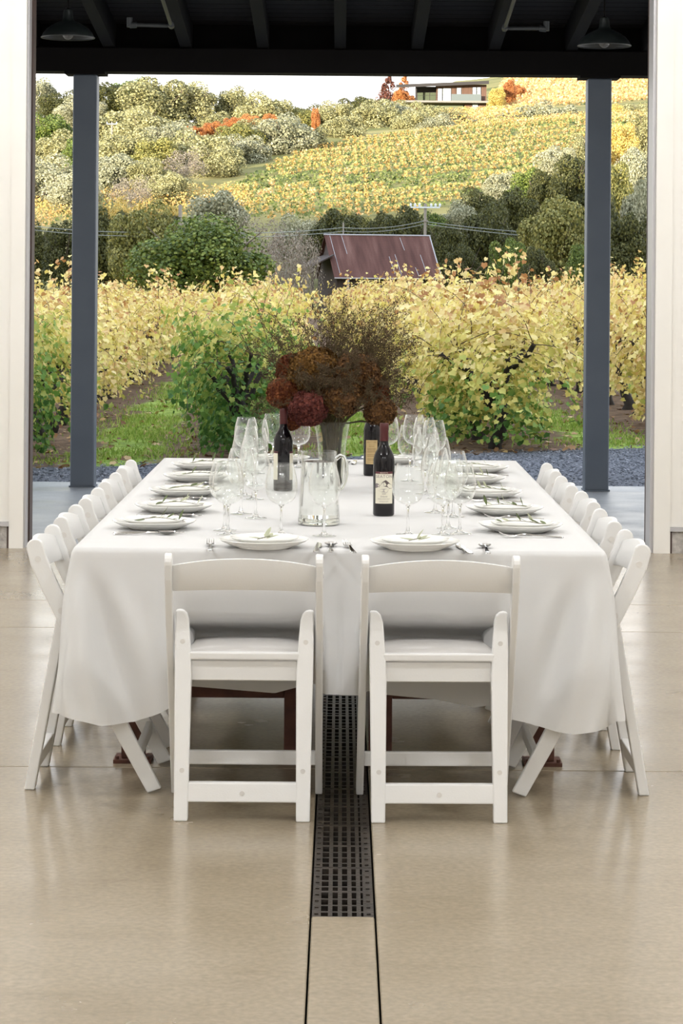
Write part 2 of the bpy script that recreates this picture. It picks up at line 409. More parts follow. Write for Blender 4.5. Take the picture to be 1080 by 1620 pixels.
# front wall with the wide opening
wl = MB()
wl.bx(-7, OX0 - 0.083, WY0, WY1, 0.155, 5.2); wl.bx(OX0 - 0.083, OX0, WY0 - 0.012, WY1, 0, 5.2)
x = OX0 - 0.083
while x > -3.0:
    x -= 0.152; wl.bx(x - 0.003, x + 0.003, WY0 - 0.002, WY0, 0.16, 5.2)
structure(wl.build('wall_left', M['wall']))
wr = MB()
wr.bx(OX1 + 0.097, 7, WY0, WY1, 0.155, 5.2); wr.bx(OX1, OX1 + 0.097, WY0 - 0.012, WY1, 0, 5.2)
x = OX1 + 0.097
while x < 3.0:
    x += 0.152; wr.bx(x - 0.003, x + 0.003, WY0 - 0.002, WY0, 0.16, 5.2)
structure(wr.build('wall_right', M['wall']))
structure(MB().bx(OX0, OX1, WY0, WY1, 4.3, 5.2).build('wall_header', M['wall']))
for sgn, xe in ((-1, OX0 - 0.083), (1, OX1 + 0.097)):
    x0, x1 = sorted((sgn * 7, xe))
    structure(MB().bx(x0, x1, WY0 - 0.006, WY1, 0, 0.128).build('baseboard_left' if sgn < 0 else 'baseboard_right', M['conc']))
    structure(MB().bx(x0, x1, WY0 - 0.022, WY0 + 0.05, 0.130, 0.154).build('trim_1' if sgn < 0 else 'trim_2', M['jamb']))
    a = xe + sgn * 0.012
    structure(MB().bx(min(a, xe), max(a, xe), WY0 - 0.0075, WY0 + 0.05, 0, 0.154).build('trim_3' if sgn < 0 else 'trim_4', M['jamb_brown']))
# metal jambs lining the opening
structure(MB().bx(OX0, OX0 + 0.012, WY0 + 0.02, WY0 + 0.13, 0, 4.3).build('trim_5', M['jamb']))
structure(MB().bx(OX0, OX0 + 0.022, WY0 + 0.13, WY1, 0, 4.3).build('trim_6', M['jamb_brown']))
structure(MB().bx(OX1 - 0.020, OX1, WY0 + 0.02, WY1 - 0.03, 0, 4.3).build('trim_7', M['jamb']))
structure(MB().bx(OX1 - 0.022, OX1, WY1 - 0.03, WY1, 0, 4.3).build('trim_8', M['jamb_brown']))
# the rest of the room
structure(MB().bx(-7.2, -7, -3, WY1, 0, 5.2).build('wall_side_left', M['wall_in']))
structure(MB().bx(7, 7.2, -3, WY1, 0, 5.2).build('wall_side_right', M['wall_in']))
structure(MB().bx(-7.2, 7.2, -3.2, -3, 0, 5.2).build('wall_back', M['wall_in']))
structure(MB().bx(-7.4, 7.4, -3.4, WY1, 5.2, 5.4).build('ceiling', M['ceil_in']))

# ------------------------------------------------------------------ porch
CD = 18.55
for (px, side) in ((131.5, 'left'), (941.5, 'right')):
    b = P(px, 768 if side == 'left' else 775, CD)
    t = empty('steel_column', (b.x, CD, 0), 0, 'blue-grey square steel porch column on the %s side of the opening' % side, 'column', 'porch columns')
    h = 0.092
    s = MB(); s.bx(-h, h, -h, h, 0, 3.17); s.build('shaft', M['steel'], t, bevel=0.012)
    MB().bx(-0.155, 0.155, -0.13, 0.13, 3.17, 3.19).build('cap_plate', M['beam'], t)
    MB().bx(-0.10, 0.10, -0.10, 0.10, -0.004, 0.008).build('base_plate', M['steel'], t)
zb0 = 3.19; zb1 = 3.37
bm_ = MB(); bm_.bx(-9, 9, CD - 0.13, CD + 0.13, zb0, zb1)
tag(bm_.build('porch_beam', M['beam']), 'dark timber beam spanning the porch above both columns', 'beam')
def rz_(y): return zb1 + 0.104 * (CD - y)
k = 0
for i in range(-7, 8):
    X = -0.024 + 0.592 * i
    g = MB()
    y0, y1 = WY1 + 0.004, 18.95
    vs = [(X - 0.044, y0, rz_(y0)), (X + 0.044, y0, rz_(y0)), (X + 0.044, y1, rz_(y1)), (X - 0.044, y1, rz_(y1))]
    vs += [(a, b, c + 0.20) for a, b, c in vs]
    g.add(vs, [(0, 3, 2, 1), (4, 5, 6, 7), (0, 1, 5, 4), (1, 2, 6, 5), (2, 3, 7, 6), (3, 0, 4, 7)])
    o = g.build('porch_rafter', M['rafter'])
    if -3 <= i <= 3:
        w = {-3: 'beside the left pendant lamp, leftmost in view', -2: 'with the left conduit running along it', -1: 'next left of the middle one', 0: 'at the middle of the opening',
             1: 'next right of the middle one', 2: 'with the right conduit running along it', 3: 'beside the right pendant lamp, rightmost in view'}[i]
        tag(o, 'dark sloping porch rafter ' + w, 'rafter', 'porch rafters')
    else:
        tag(o, kind='structure'); o.name = 'ceiling_rafter'
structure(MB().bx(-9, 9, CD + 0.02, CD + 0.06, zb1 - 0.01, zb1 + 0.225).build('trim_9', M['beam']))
dk = MB()
y = WY1 + 0.004
while y < 18.95:
    y1 = min(y + 0.135, 18.95)
    z0, z1 = rz_(y) + 0.202, rz_(y1) + 0.202
    dk.add([(-9, y, z0), (9, y, z0), (9, y1, z1), (-9, y1, z1), (-9, y, z0 + 0.03), (9, y, z0 + 0.03), (9, y1, z1 + 0.03), (-9, y1, z1 + 0.03)],
           [(0, 3, 2, 1), (4, 5, 6, 7), (0, 1, 5, 4), (1, 2, 6, 5), (2, 3, 7, 6), (3, 0, 4, 7)])
    y = y1 + 0.012
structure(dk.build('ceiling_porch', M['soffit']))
structure(MB().add([(-9, WY1, rz_(WY1) + 0.26), (9, WY1, rz_(WY1) + 0.26), (9, 19.0, rz_(19.0) + 0.26), (-9, 19.0, rz_(19.0) + 0.26)] +
                   [(-9, WY1, rz_(WY1) + 0.30), (9, WY1, rz_(WY1) + 0.30), (9, 19.0, rz_(19.0) + 0.30), (-9, 19.0, rz_(19.0) + 0.30)],
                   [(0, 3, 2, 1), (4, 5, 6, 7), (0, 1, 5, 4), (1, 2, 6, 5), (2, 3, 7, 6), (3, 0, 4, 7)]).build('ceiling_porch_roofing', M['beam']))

def pendant(px, py, d, label):
    b = P(px, py, d)
    t = empty('pendant_lamp', b, 0, label, 'lamp', 'porch pendant lamps')
    R = 0.176
    prof = [(R, 0.0), (R * 0.985, 0.010), (R * 0.93, 0.030), (R * 0.80, 0.058), (R * 0.62, 0.080), (R * 0.40, 0.100), (R * 0.25, 0.112), (0.036, 0.125), (0.032, 0.165), (0.028, 0.185), (0.010, 0.195)]
    sh = MB().lathe(prof, 40, cap=False).build('lamp_shade', M['lamp_out'], t, smooth=0.7)
    MB().lathe([(R * 0.975, 0.001), (R * 0.92, 0.028), (R * 0.79, 0.055), (R * 0.61, 0.077), (R * 0.30, 0.100), (0.0, 0.104)], 40, cap=False).build('shade_lining', M['lamp_in'], sh, smooth=0.7)
    MB().lathe([(R + 0.003, -0.004), (R + 0.004, 0.002), (R - 0.004, 0.004), (R - 0.006, -0.003), (R + 0.003, -0.004)], 40, cap=False).build('shade_rim', M['lamp_in'], sh, smooth=0.9)
    MB().ball((0, 0, 0.022), 0.036, 14, 10).build('bulb', M['bulb'], t, smooth=1)
    MB().lathe([(0.018, 0.05), (0.020, 0.10)], 12).build('bulb_socket', M['lamp_out'], t)
    top = rz_(b.y) + 0.20 - b.z
    MB().tube([(0, 0, 0.19), (0, 0, top)], 0.006, 8).build('cord', M['beam'], t)
pendant(107.5, 59.5, 16.0, 'dark enamel pendant barn lamp hanging at the left end of the porch')
pendant(955.5, 72.5, 16.0, 'dark enamel pendant barn lamp hanging at the right end of the porch')

def conduit(pts, label):
    t = empty('conduit_pipe', pts[1], 0, label, 'pipe', 'porch conduits')
    o = Vector(pts[1]); p = [Vector(q) - o for q in pts]
    MB().tube(p[1:], 0.014, 10).build('pipe', M['galv'], t, smooth=0.8)
    MB().tube([p[1] + Vector((0, 0, -0.004)), p[1] + (p[2] - p[1]).normalized() * 0.05], 0.022, 12).build('elbow', M['galv'], t, smooth=0.8)
    MB().tube([p[1] + Vector((0, 0, -0.018)), p[1] + Vector((0, 0, 0.05))], 0.021, 12).build('end_fitting', M['galv'], t, smooth=0.8)
    d = (p[3] - p[2]).normalized()
    MB().tube([p[2] - d * 0.012, p[2] + d * 0.06], 0.022, 12).build('coupling', M['galv'], t, smooth=0.8)
xl = -0.024 - 0.592 * 2 - 0.06; xr = -0.024 + 0.592 * 2 - 0.06
yc = 17.1
zc = P(540, 41, yc).z
a = P(205, 39, yc); b = P(271, 41, yc)
conduit([a, a, b, (b.x, yc - 2.6, b.z + 2.6 * 0.104)], 'galvanised conduit with an elbow under the porch roof, left of the middle')
a = P(864, 45, yc); b = P(798, 45, yc)
conduit([a, a, b, (b.x, yc - 2.6, b.z + 2.6 * 0.104)], 'galvanised conduit with an elbow under the porch roof, right of the middle')
# ------------------------------------------------------------------ folding chairs
def off_poly(path, w, cap0=0, cap1=0):
    """outline of a strip of half width w(k) around a 2-D path, rounded ends"""
    n = len(path); L = []; R = []
    for k in range(n):
        p = Vector(path[k]); t = (Vector(path[min(k + 1, n - 1)]) - Vector(path[max(k - 1, 0)])).normalized()
        nn = Vector((-t.y, t.x)); ww = w[k] if hasattr(w, '__len__') else w
        L.append(p + nn * ww); R.append(p - nn * ww)
    poly = []
    if cap0:
        p = Vector(path[0]); t = (Vector(path[0]) - Vector(path[1])).normalized(); a0 = math.atan2((L[0] - p).y, (L[0] - p).x); ww = (L[0] - p).length
        for i in range(1, 8):
            th = a0 + PI * i / 8
            q = Vector((math.cos(th), math.sin(th)))
            if q.dot(t) < -0.01: q = Vector((math.cos(a0 - PI * i / 8), math.sin(a0 - PI * i / 8)))
            poly.append(p + q * ww)
        return [tuple(q) for q in (R[::-1] + poly[::-1] + L)] if (poly[0] - L[0]).length < (poly[0] - R[0]).length and False else [tuple(q) for q in (L[::-1] + poly + R)]
    return [tuple(q) for q in (L[::-1] + R)]

def make_chair():
    t = empty('folding_chair')
    # long stiles: from the top of the back down to the front foot
    path = [(0.020, 0.757), (0.032, 0.715), (0.065, 0.640), (0.105, 0.560), (0.165, 0.445), (0.235, 0.310), (0.310, 0.165), (0.395, 0.004)]
    wid = [0.027, 0.0275, 0.027, 0.0265, 0.026, 0.0255, 0.025, 0.024]
    poly = off_poly(path, wid, cap0=1)
    for s in (-1, 1):
        g = MB(); g.prism(poly, s * 0.2225 - 0.011, s * 0.2225 + 0.011, lambda a, b, h: (h, a, max(b, 0)))
        st = g.build('frame_stile', M['resin'], t, bevel=0.004)
        for (u, z) in ((0.103, 0.563), (0.145, 0.487), (0.03, 0.722)):
            MB().tube([(s * 0.2332, u, z), (s * 0.2352, u, z)], 0.010, 14).build('pivot_cap', M['cap'], st)
    # rear legs
    for s in (-1, 1):
        pl = [(0.200, 0.0), (0.159, 0.0), (0.157, 0.2), (0.155, 0.42), (0.158, 0.47), (0.163, 0.54), (0.166, 0.575), (0.172, 0.594), (0.182, 0.604), (0.194, 0.606), (0.2055, 0.604), (0.206, 0.50), (0.205, 0.40), (0.202, 0.2)]
        g = MB(); g.prism(pl, -0.016, 0.016, lambda a, b, h, s=s: (s * a, 0.004 + 0.178 * b + h * (1 if True else 0) if b > 0 else 0.004 + h, b))
        lg = g.build('rear_leg', M['resin'], t, bevel=0.004)
        for (xx, z) in ((0.183, 0.555 - 0.04), (0.178, 0.145)):
            MB().tube([(s * xx, 0.004 + 0.178 * z - 0.0158, z), (s * xx, 0.004 + 0.178 * z - 0.0178, z)], 0.0075, 14).build('bolt_cap', M['cap'], lg)
    u = lambda z: 0.004 + 0.178 * z
    g = MB(); z0, z1 = 0.054, 0.110
    g.add([(-0.17, u(z0) - .013, z0), (0.17, u(z0) - .013, z0), (0.17, u(z1) - .013, z1), (-0.17, u(z1) - .013, z1), (-0.17, u(z0) + .013, z0), (0.17, u(z0) + .013, z0), (0.17, u(z1) + .013, z1), (-0.17, u(z1) + .013, z1)],
          [(0, 1, 2, 3), (4, 7, 6, 5), (0, 4, 5, 1), (1, 5, 6, 2), (2, 6, 7, 3), (3, 7, 4, 0)])
    rr = g.build('rear_rail', M['resin'], t, bevel=0.004)
    MB().tube([(0.0, u(0.08) - 0.0125, 0.08), (0.0, u(0.08) - 0.0152, 0.08)], 0.0075, 14).build('bolt_cap', M['cap'], rr)
    g = MB(); g.bx(-0.165, 0.165, u(0.47) - 0.016, u(0.47) + 0.014, 0.462, 0.484); g.build('seat_rail', M['resin'], t, bevel=0.004)
    g = MB(); g.bx(-0.2125, 0.2125, 0.333, 0.353, 0.098, 0.142); g.build('front_stretcher', M['resin'], t, bevel=0.004)
    # seat: frame with a rear apron, padded vinyl cushion
    g = MB()
    g.bx(-0.158, 0.158, 0.088, 0.106, 0.398, 0.458)
    g.bx(-0.195, -0.165, 0.115, 0.49, 0.425, 0.452); g.bx(0.165, 0.195, 0.115, 0.49, 0.425, 0.452); g.bx(-0.166, 0.166, 0.465, 0.49, 0.425, 0.452); g.bx(-0.166, 0.166, 0.103, 0.125, 0.425, 0.452)
    g.build('seat_frame', M['resin'], t, bevel=0.003)
    g = MB()
    N = 14
    vs = []
    for j in range(N + 1):
        for i in range(N + 1):
            a = i / N * 2 - 1; b = j / N * 2 - 1
            e = (1 - a ** 6) * (1 - b ** 6)
            vs.append((a * 0.186, 0.305 + b * 0.183, 0.452 + 0.024 * max(e, 0) ** 0.4 + 0.008 * (1 - a * a) * (1 - b * b)))
    fs = [(j * (N + 1) + i, j * (N + 1) + i + 1, (j + 1) * (N + 1) + i + 1, (j + 1) * (N + 1) + i) for j in range(N) for i in range(N)]
    g.add(vs, fs); g.build('seat', M['vinyl'], t, smooth=0.8)  # room lamps plus the added fill pair behind the camera
    # back panel, arched top edge, dished
    n = 16; vs = []
    for i in range(n + 1):
        a = i / n * 2 - 1; x = a * 0.2125
        zt = 0.748 + 0.024 * (1 - a * a); zl = 0.668 + 0.008 * (1 - a * a)
        d = -0.020 * (1 - a * a)
        for (z, th) in ((zl, -0.008), (zt, -0.008), (zt, 0.008), (zl, 0.008)):
            uu = 0.032 + (0.715 - z) * 0.44 if z < 0.715 else 0.032 - (z - 0.715) * 0.3
            vs.append((x, uu + d + th, z))
    fs = []
    for i in range(n):
        for q in range(4):
            fs.append((i * 4 + q, i * 4 + (q + 1) % 4, (i + 1) * 4 + (q + 1) % 4, (i + 1) * 4 + q))
    fs += [(0, 3, 2, 1), tuple(n * 4 + q for q in range(4))]
    g = MB(); g.add(vs, fs); g.build('backrest', M['resin'], t, smooth=0.5, bevel=0.003)
    return t

chair0 = make_chair()
TABLE_Y0, TABLE_Y1, TABLE_HX, TABLE_Z = 7.376, 11.16, 0.8155, 0.76
SIDE_Y = [7.655 + 0.722 * k for k in range(5)]
SEATS = [(7.06, -0.2805, 0.0, 'white folding chair facing away at the near end of the table, left of the drain'),
         (7.06, 0.2995, 0.022, 'white folding chair facing away at the near end of the table, right of the drain')]
first = True
for (y, x, r, lb) in SEATS:
    o = chair0 if first else copy_tree(chair0); first = False
    o.location = (x, y, 0); o.rotation_euler = (0, 0, r); tag(o, lb, 'chair', 'white folding chairs around the table')
for k, y in enumerate(SIDE_Y):
    for s in (-1, 1):
        o = copy_tree(chair0); o.location = (s * (0.962 if s < 0 else 0.948) + RNG.normal() * 0.006, y + RNG.normal() * 0.008, 0); o.rotation_euler = (0, 0, -PI / 2 if s < 0 else PI / 2)
        w = {0: 'nearest', 4: 'farthest'}.get(k, ORD[k] + ' from the near end')
        tag(o, 'white folding chair on the %s long side of the table, %s' % ('left' if s < 0 else 'right', w), 'chair', 'white folding chairs around the table')

# ------------------------------------------------------------------ two narrow steel tables under one cloth
for s in (-1, 1):
    t = empty('steel_table', (s * 0.4075, (TABLE_Y0 + TABLE_Y1) / 2, 0), 0, 'rust-brown steel trestle table under the white cloth, %s of the floor drain' % ('left' if s < 0 else 'right'), 'table', 'steel tables under the cloth')
    y0 = TABLE_Y0 - t.location.y + 0.004; y1 = -y0
    MB().bx(-0.4025, 0.4025, y0, y1, 0.722, 0.757).build('tabletop', M['tabletop'], t)
    yl = 7.945 - t.location.y
    for yy in (yl, -yl):
        for xx in (-0.2675, 0.2675):
            lg = MB().bx(xx - 0.038, xx + 0.038, yy - 0.035, yy + 0.035, 0.012, 0.722).build('leg', M['rust'], t, bevel=0.004)
            pt = MB(); pt.bx(xx - 0.062, xx + 0.062, yy - 0.06, yy + 0.06, 0, 0.012)
            for a in (-1, 1): pt.tube([(xx + a * 0.05, yy - 0.045, 0.012), (xx + a * 0.05, yy - 0.045, 0.022)], 0.007, 6)
            pt.build('base_plate', M['rust'], lg)
        MB().bx(-0.2295, 0.2295, yy - 0.02, yy + 0.02, 0.212, 0.275).build('cross_beam', M['rust'], t, bevel=0.003)
        MB().bx(-0.38, 0.38, yy - 0.025, yy + 0.025, 0.65, 0.722).build('top_rail', M['rust'], t)
    MB().bx(-0.03, 0.03, yl, -yl, 0.225, 0.265).build('long_beam', M['rust'], t)

# ------------------------------------------------------------------ tablecloth
m, nt, nd, lk, out = newmat('white_linen')
b_ = nd.new('ShaderNodeBsdfPrincipled'); b_.inputs['Base Color'].default_value = (0.84, 0.84, 0.835, 1); b_.inputs['Roughness'].default_value = 0.75; b_.inputs['Sheen Weight'].default_value = 0.15
tr_ = nd.new('ShaderNodeBsdfTranslucent'); tr_.inputs[0].default_value = (0.84, 0.84, 0.83, 1)
mx_ = nd.new('ShaderNodeMixShader'); mx_.inputs[0].default_value = 0.22; lk.new(b_.outputs[0], mx_.inputs[1]); lk.new(tr_.outputs[0], mx_.inputs[2]); lk.new(mx_.outputs[0], out.inputs[0])
tc_ = nd.new('ShaderNodeTexCoord'); mp_ = nd.new('ShaderNodeMapping'); mp_.inputs['Scale'].default_value = (1.2, 5, 1.2); lk.new(tc_.outputs['Object'], mp_.inputs[0])
nz_ = nd.new('ShaderNodeTexNoise'); nz_.inputs['Scale'].default_value = 3; nz_.inputs['Detail'].default_value = 5; lk.new(mp_.outputs[0], nz_.inputs['Vector'])
bp_ = nd.new('ShaderNodeBump'); bp_.inputs['Strength'].default_value = 0.25; bp_.inputs['Distance'].default_value = 0.012; lk.new(nz_.outputs['Fac'], bp_.inputs['Height']); lk.new(bp_.outputs[0], b_.inputs['Normal'])
M['linen'] = m

def sstep(a, b, x):
    t = min(1, max(0, (x - a) / (b - a))); return t * t * (3 - 2 * t)
def interp(x, tab):
    if x <= tab[0][0]: return tab[0][1]
    for (x0, y0), (x1, y1) in zip(tab, tab[1:]):
        if x <= x1: return y0 + (y1 - y0) * (x - x0) / (x1 - x0)
    return tab[-1][1]

def cloth():
    ZT = TABLE_Z + 0.004
    rc = 0.016                                  # rounded corner of the table edge seen from above
    per = []                                    # (x, y, nx, ny, side, s)
    def seg(xa, ya, xb, yb, nx, ny, n, side):
        for i in range(n): 
            t = i / n; per.append((xa + (xb - xa) * t, ya + (yb - ya) * t, nx, ny, side))
    def arc(cx, cy, a0, n, side):
        for i in range(n):
            a = a0 + PI / 2 * i / n; per.append((cx + rc * math.cos(a), cy + rc * math.sin(a), math.cos(a), math.sin(a), side))
    X, Y0, Y1 = TABLE_HX, TABLE_Y0, TABLE_Y1
    seg(-X + rc, Y0, X - rc, Y0, 0, -1, 170, 'f'); arc(X - rc, Y0 + rc, -PI / 2, 14, 'cr')
    seg(X, Y0 + rc, X, Y1 - rc, 1, 0, 150, 'r'); arc(X - rc, Y1 - rc, 0, 6, 'c')
    seg(X - rc, Y1, -X + rc, Y1, 0, 1, 60, 'b'); arc(-X + rc, Y1 - rc, PI / 2, 6, 'c')
    seg(-X, Y1 - rc, -X, Y0 + rc, -1, 0, 150, 'l'); arc(-X + rc, Y0 + rc, PI, 14, 'cl')
    NS = 34
    V = []; Fc = []
    n = len(per)
    cyw = ((-0.2805 + 0.006), (0.2995 - 0.006))
    for k in range(NS + 1):
        s = k / NS
        for (x, y, nx, ny, side) in per:
            hang = interp(x, [(-0.83, 0.495), (-0.70, 0.535), (-0.62, 0.535), (-0.54, 0.50), (-0.47, 0.455), (-0.2, 0.475), (-0.07, 0.44), (0.06, 0.445), (0.12, 0.475), (0.3, 0.49), (0.43, 0.515), (0.50, 0.505), (0.60, 0.535), (0.70, 0.55), (0.80, 0.53), (0.83, 0.51)])
            if side in 'rlb':
                d0 = (y - Y0) if side != 'b' else 9
                hang = 0.43 + (0.075 if side == 'l' else -0.05) * (1 - sstep(0.0, 0.09, d0)) + 0.012 * math.sin(y * 4.0)
                if side == 'r': hang = 0.40 + 0.03 * sstep(0, 0.3, d0) + 0.09 * (1 - sstep(0, 0.03, d0))
            elif side == 'cr':
                a = math.atan2(ny, nx); f = (a + PI / 2) / (PI / 2)     # 0 at front, 1 at side
                hang = 0.51 - 0.13 * sstep(0.45, 0.75, f)
            elif side == 'cl': hang = 0.50
            elif side == 'c': hang = 0.5
            # vertical drop with a small roll-over at the table edge
            dz = hang * s
            z = ZT - dz
            e = 0.006 * (1 - math.exp(-dz / 0.008))
            ox, oy = nx * e, ny * e
            if side == 'f':
                p = 0.0
                for c in cyw:
                    p = max(p, 1 - sstep(0.190, 0.235, abs(x - c)))
                q = sstep(0.20, 0.294, dz)
                yoff = p * (0.178 * q + 0.024 * sstep(0.06, 0.33, dz) - 0.010 * math.exp(-((dz - 0.15) / 0.06) ** 2))
                # flare and soft diagonal folds towards the hanging corners
                cn = sstep(0.42, 0.80, abs(x))
                fold = 0.034 * math.sin((abs(x) - 0.815) * 26 + dz * 7 + (0.8 if x > 0 else 0)) * sstep(0.05, 0.4, dz) * (1 - p)
                fold += 0.014 * math.sin(abs(x) * 55 + dz * 16 + (1.4 if x > 0 else 0)) * sstep(0.05, 0.2, dz) * cn * (1 - p)
                oy += yoff - fold * (0.35 + cn) - 0.035 * cn * sstep(0, 0.45, dz)
                ox += math.copysign(1, x) * cn ** 3 * 0.040 * sstep(0, 0.42, dz)
            elif side in ('cl', 'cr'):
                fl_ = (0.040 if side == 'cl' else 0.040) * sstep(0.0, 0.42, dz)
                dx, dy = nx, ny
                ox += dx * fl_ + (-0.040 if side == 'cl' else 0.045) * sstep(0, 0.42, dz) * abs(ny) ; oy += dy * 0.05 * sstep(0, 0.45, dz)
                ox += math.copysign(0.012, x) * math.sin(dz * 13)
            elif side in 'rl':
                d0 = y - Y0
                p = sstep(0.02, 0.06, d0) * sstep(0.0, 0.05, Y1 - y)
                q = sstep(0.045, 0.285, dz)
                ox += -nx * p * 0.372 * q + nx * (1 - p) * 0.040 * sstep(0, 0.42, dz)
                oy += -0.03 * (1 - p) * sstep(0, 0.42, dz)
            else:
                oy += ny * 0.02 * math.sin(x * 18) * sstep(0, 0.4, dz)
            V.append((x + ox, y + oy, z))
    for k in range(NS):
        for i in range(n):
            j = (i + 1) % n
            Fc.append((k * n + i, (k + 1) * n + i, (k + 1) * n + j, k * n + j))
    # top: fan grid
    b0 = len(V)
    NX, NY = 40, 90
    inner = []
    for j in range(NY + 1):
        for i in range(NX + 1):
            x = -X + 0.03 + (2 * X - 0.06) * i / NX; y = Y0 + 0.03 + (Y1 - Y0 - 0.06) * j / NY
            z = ZT + 0.0028 * math.exp(-((y - 7.60) / 0.006) ** 2) + 0.0010 * math.exp(-((y - 8.75) / 0.006) ** 2) + 0.001 * math.exp(-((y - 9.9) / 0.006) ** 2)
            V.append((x, y, z))
    for j in range(NY):
        for i in range(NX):
            a = b0 + j * (NX + 1) + i; Fc.append((a, a + 1, a + NX + 2, a + NX + 1))
    # strip that joins grid border to the perimeter
    border = [b0 + i for i in range(NX)] + [b0 + j * (NX + 1) + NX for j in range(NY)] + [b0 + NY * (NX + 1) + i for i in range(NX, 0, -1)] + [b0 + j * (NX + 1) for j in range(NY, 0, -1)]
    ang = lambda p: 0
    i = 0; j = 0; nb = len(border)
    # parametrise both loops by normalised arc length starting near (-X, Y0)
    def arcl(idx):
        L = [0.0]
        for q in range(len(idx)):
            a = Vector(V[idx[q]]); c = Vector(V[idx[(q + 1) % len(idx)]]); L.append(L[-1] + (a - c).length)
        return [l / L[-1] for l in L]
    outer = list(range(n)); LO, LB = arcl(outer), arcl(border)
    while i < n or j < nb:
        if j >= nb or (i < n and LO[i + 1] <= LB[j + 1]):
            Fc.append((outer[i % n], outer[(i + 1) % n], border[j % nb])); i += 1
        else:
            Fc.append((outer[i % n], border[(j + 1) % nb], border[j % nb])); j += 1
    o = raw_mesh('tablecloth', V, Fc, M['linen'])
    me = o.data
    bm = bmesh.new(); bm.from_mesh(me); bmesh.ops.recalc_face_normals(bm, faces=bm.faces)
    for f in bm.faces: f.smooth = True
    bm.to_mesh(me); bm.free()
    tag(o, 'long white linen tablecloth draped over the table with hanging front corners', 'tablecloth')
cloth()
# ------------------------------------------------------------------ tableware
TZ = TABLE_Z + 0.0055
FRONT = [PG(417, 853, 0.79), PG(656, 855.5, 0.79)]
LEFT = [(-0.615, 7.97), (-0.590, 8.55), (-0.594, 9.20), (-0.587, 9.87), (-0.600, 10.50)]
RIGHT = [(0.600, 7.96), (0.588, 8.56), (0.562, 9.23), (0.545, 9.88), (0.597, 10.46)]
FAR = [(-0.275, 10.92), (0.235, 10.92)]
# every setting: x, y, facing angle (0 = guest sits at the near end), words
SET = []
for k, p in enumerate(FRONT): SET.append((p.x, p.y, 0, 'near end, %s seat' % ('left' if k == 0 else 'right'), 'front'))
for k, p in enumerate(LEFT): SET.append((p[0], p[1], -PI / 2, 'left side of table, %s' % ('nearest' if k == 0 else 'farthest' if k == 4 else ORD[k] + ' from front'), 'left'))
for k, p in enumerate(RIGHT): SET.append((p[0], p[1], PI / 2, 'right side of table, %s' % ('nearest' if k == 0 else 'farthest' if k == 4 else ORD[k] + ' from front'), 'right'))
for k, p in enumerate(FAR): SET.append((p[0], p[1], PI, 'far end, %s seat' % ('left' if k == 0 else 'right'), 'far'))

def plate_mb(R, H, foot):
    g = MB()
    prof = [(0, 0.004), (foot * 0.8, 0.004), (foot * 0.85, 0), (foot, 0), (foot * 1.06, 0.004), (R * 0.80, H * 0.42), (R * 0.94, H * 0.76), (R, H), (R - 0.0015, H + 0.0015), (R - 0.0045, H + 0.0002), (R * 0.92, H * 0.80), (R * 0.80, H * 0.55), (R * 0.66, H * 0.40), (0, H * 0.38)]
    return g.lathe(prof, 56, cap=False)
dp = plate_mb(0.139, 0.026, 0.085).build('dinner_plate', M['china'], smooth=0.9, weld=True)
sp = plate_mb(0.107, 0.019, 0.062).build('salad_plate', M['china'], smooth=0.9, weld=True)

def strip(g, pts, th=0.0022):
    """flat bar along y: pts = (y, half width, z, centre x)"""
    n = len(pts); vs = []
    for (y, w, z, cx) in pts: vs += [(cx - w, y, z), (cx + w, y, z), (cx + w * 0.8, y, z + th), (cx - w * 0.8, y, z + th)]
    fs = []
    for k in range(n - 1):
        for q in range(4): fs.append((k * 4 + q, k * 4 + (q + 1) % 4, (k + 1) * 4 + (q + 1) % 4, (k + 1) * 4 + q))
    fs += [(0, 3, 2, 1), tuple((n - 1) * 4 + q for q in range(4))]
    g.add(vs, fs)
HANDLE = [(0.0, 0.005, 0.0, 0), (0.004, 0.0085, 0.0, 0), (0.02, 0.0095, 0.0005, 0), (0.05, 0.0070, 0.002, 0), (0.09, 0.0042, 0.006, 0), (0.115, 0.0032, 0.009, 0)]
g = MB(); strip(g, HANDLE + [(0.130, 0.005, 0.010, 0), (0.142, 0.0115, 0.0085, 0), (0.155, 0.0125, 0.005, 0), (0.160, 0.0125, 0.004, 0)])
for i in range(4):
    cx = -0.0105 + 0.007 * i
    strip(g, [(0.158, 0.0022, 0.0042, cx), (0.175, 0.0020, 0.0035, cx), (0.195, 0.0017, 0.009, cx), (0.210, 0.0009, 0.016, cx)])
fork = g.build('fork', M['silver'], smooth=0.9)
g = MB(); strip(g, HANDLE + [(0.135, 0.0035, 0.008, 0), (0.145, 0.006, 0.006, 0)])
prof = []
vs = []; fs = []
for j in range(7):
    r = j / 6
    for i in range(20):
        a = 2 * PI * i / 20
        rx = 0.0205 * (1 - 0.12 * math.sin(a)); vs.append((rx * r * math.cos(a), 0.172 + 0.031 * r * math.sin(a), 0.0012 + 0.0095 * r * r))
for j in range(6):
    for i in range(20):
        fs.append((j * 20 + i, j * 20 + (i + 1) % 20, (j + 1) * 20 + (i + 1) % 20, (j + 1) * 20 + i))
g.add(vs, fs); g.add([(x, y, z - 0.0012) for x, y, z in vs], [f[::-1] for f in fs])
spoon = g.build('spoon', M['silver'], smooth=0.9)
g = MB(); strip(g, [(0, 0.006, 0, 0), (0.006, 0.009, 0, 0), (0.04, 0.010, 0.001, 0), (0.08, 0.008, 0.002, 0), (0.105, 0.0065, 0.002, 0), (0.112, 0.0095, 0.002, 0.001), (0.16, 0.0105, 0.002, 0.002), (0.20, 0.0095, 0.002, 0.002), (0.222, 0.005, 0.002, -0.002), (0.230, 0.001, 0.002, -0.005)], 0.0035)
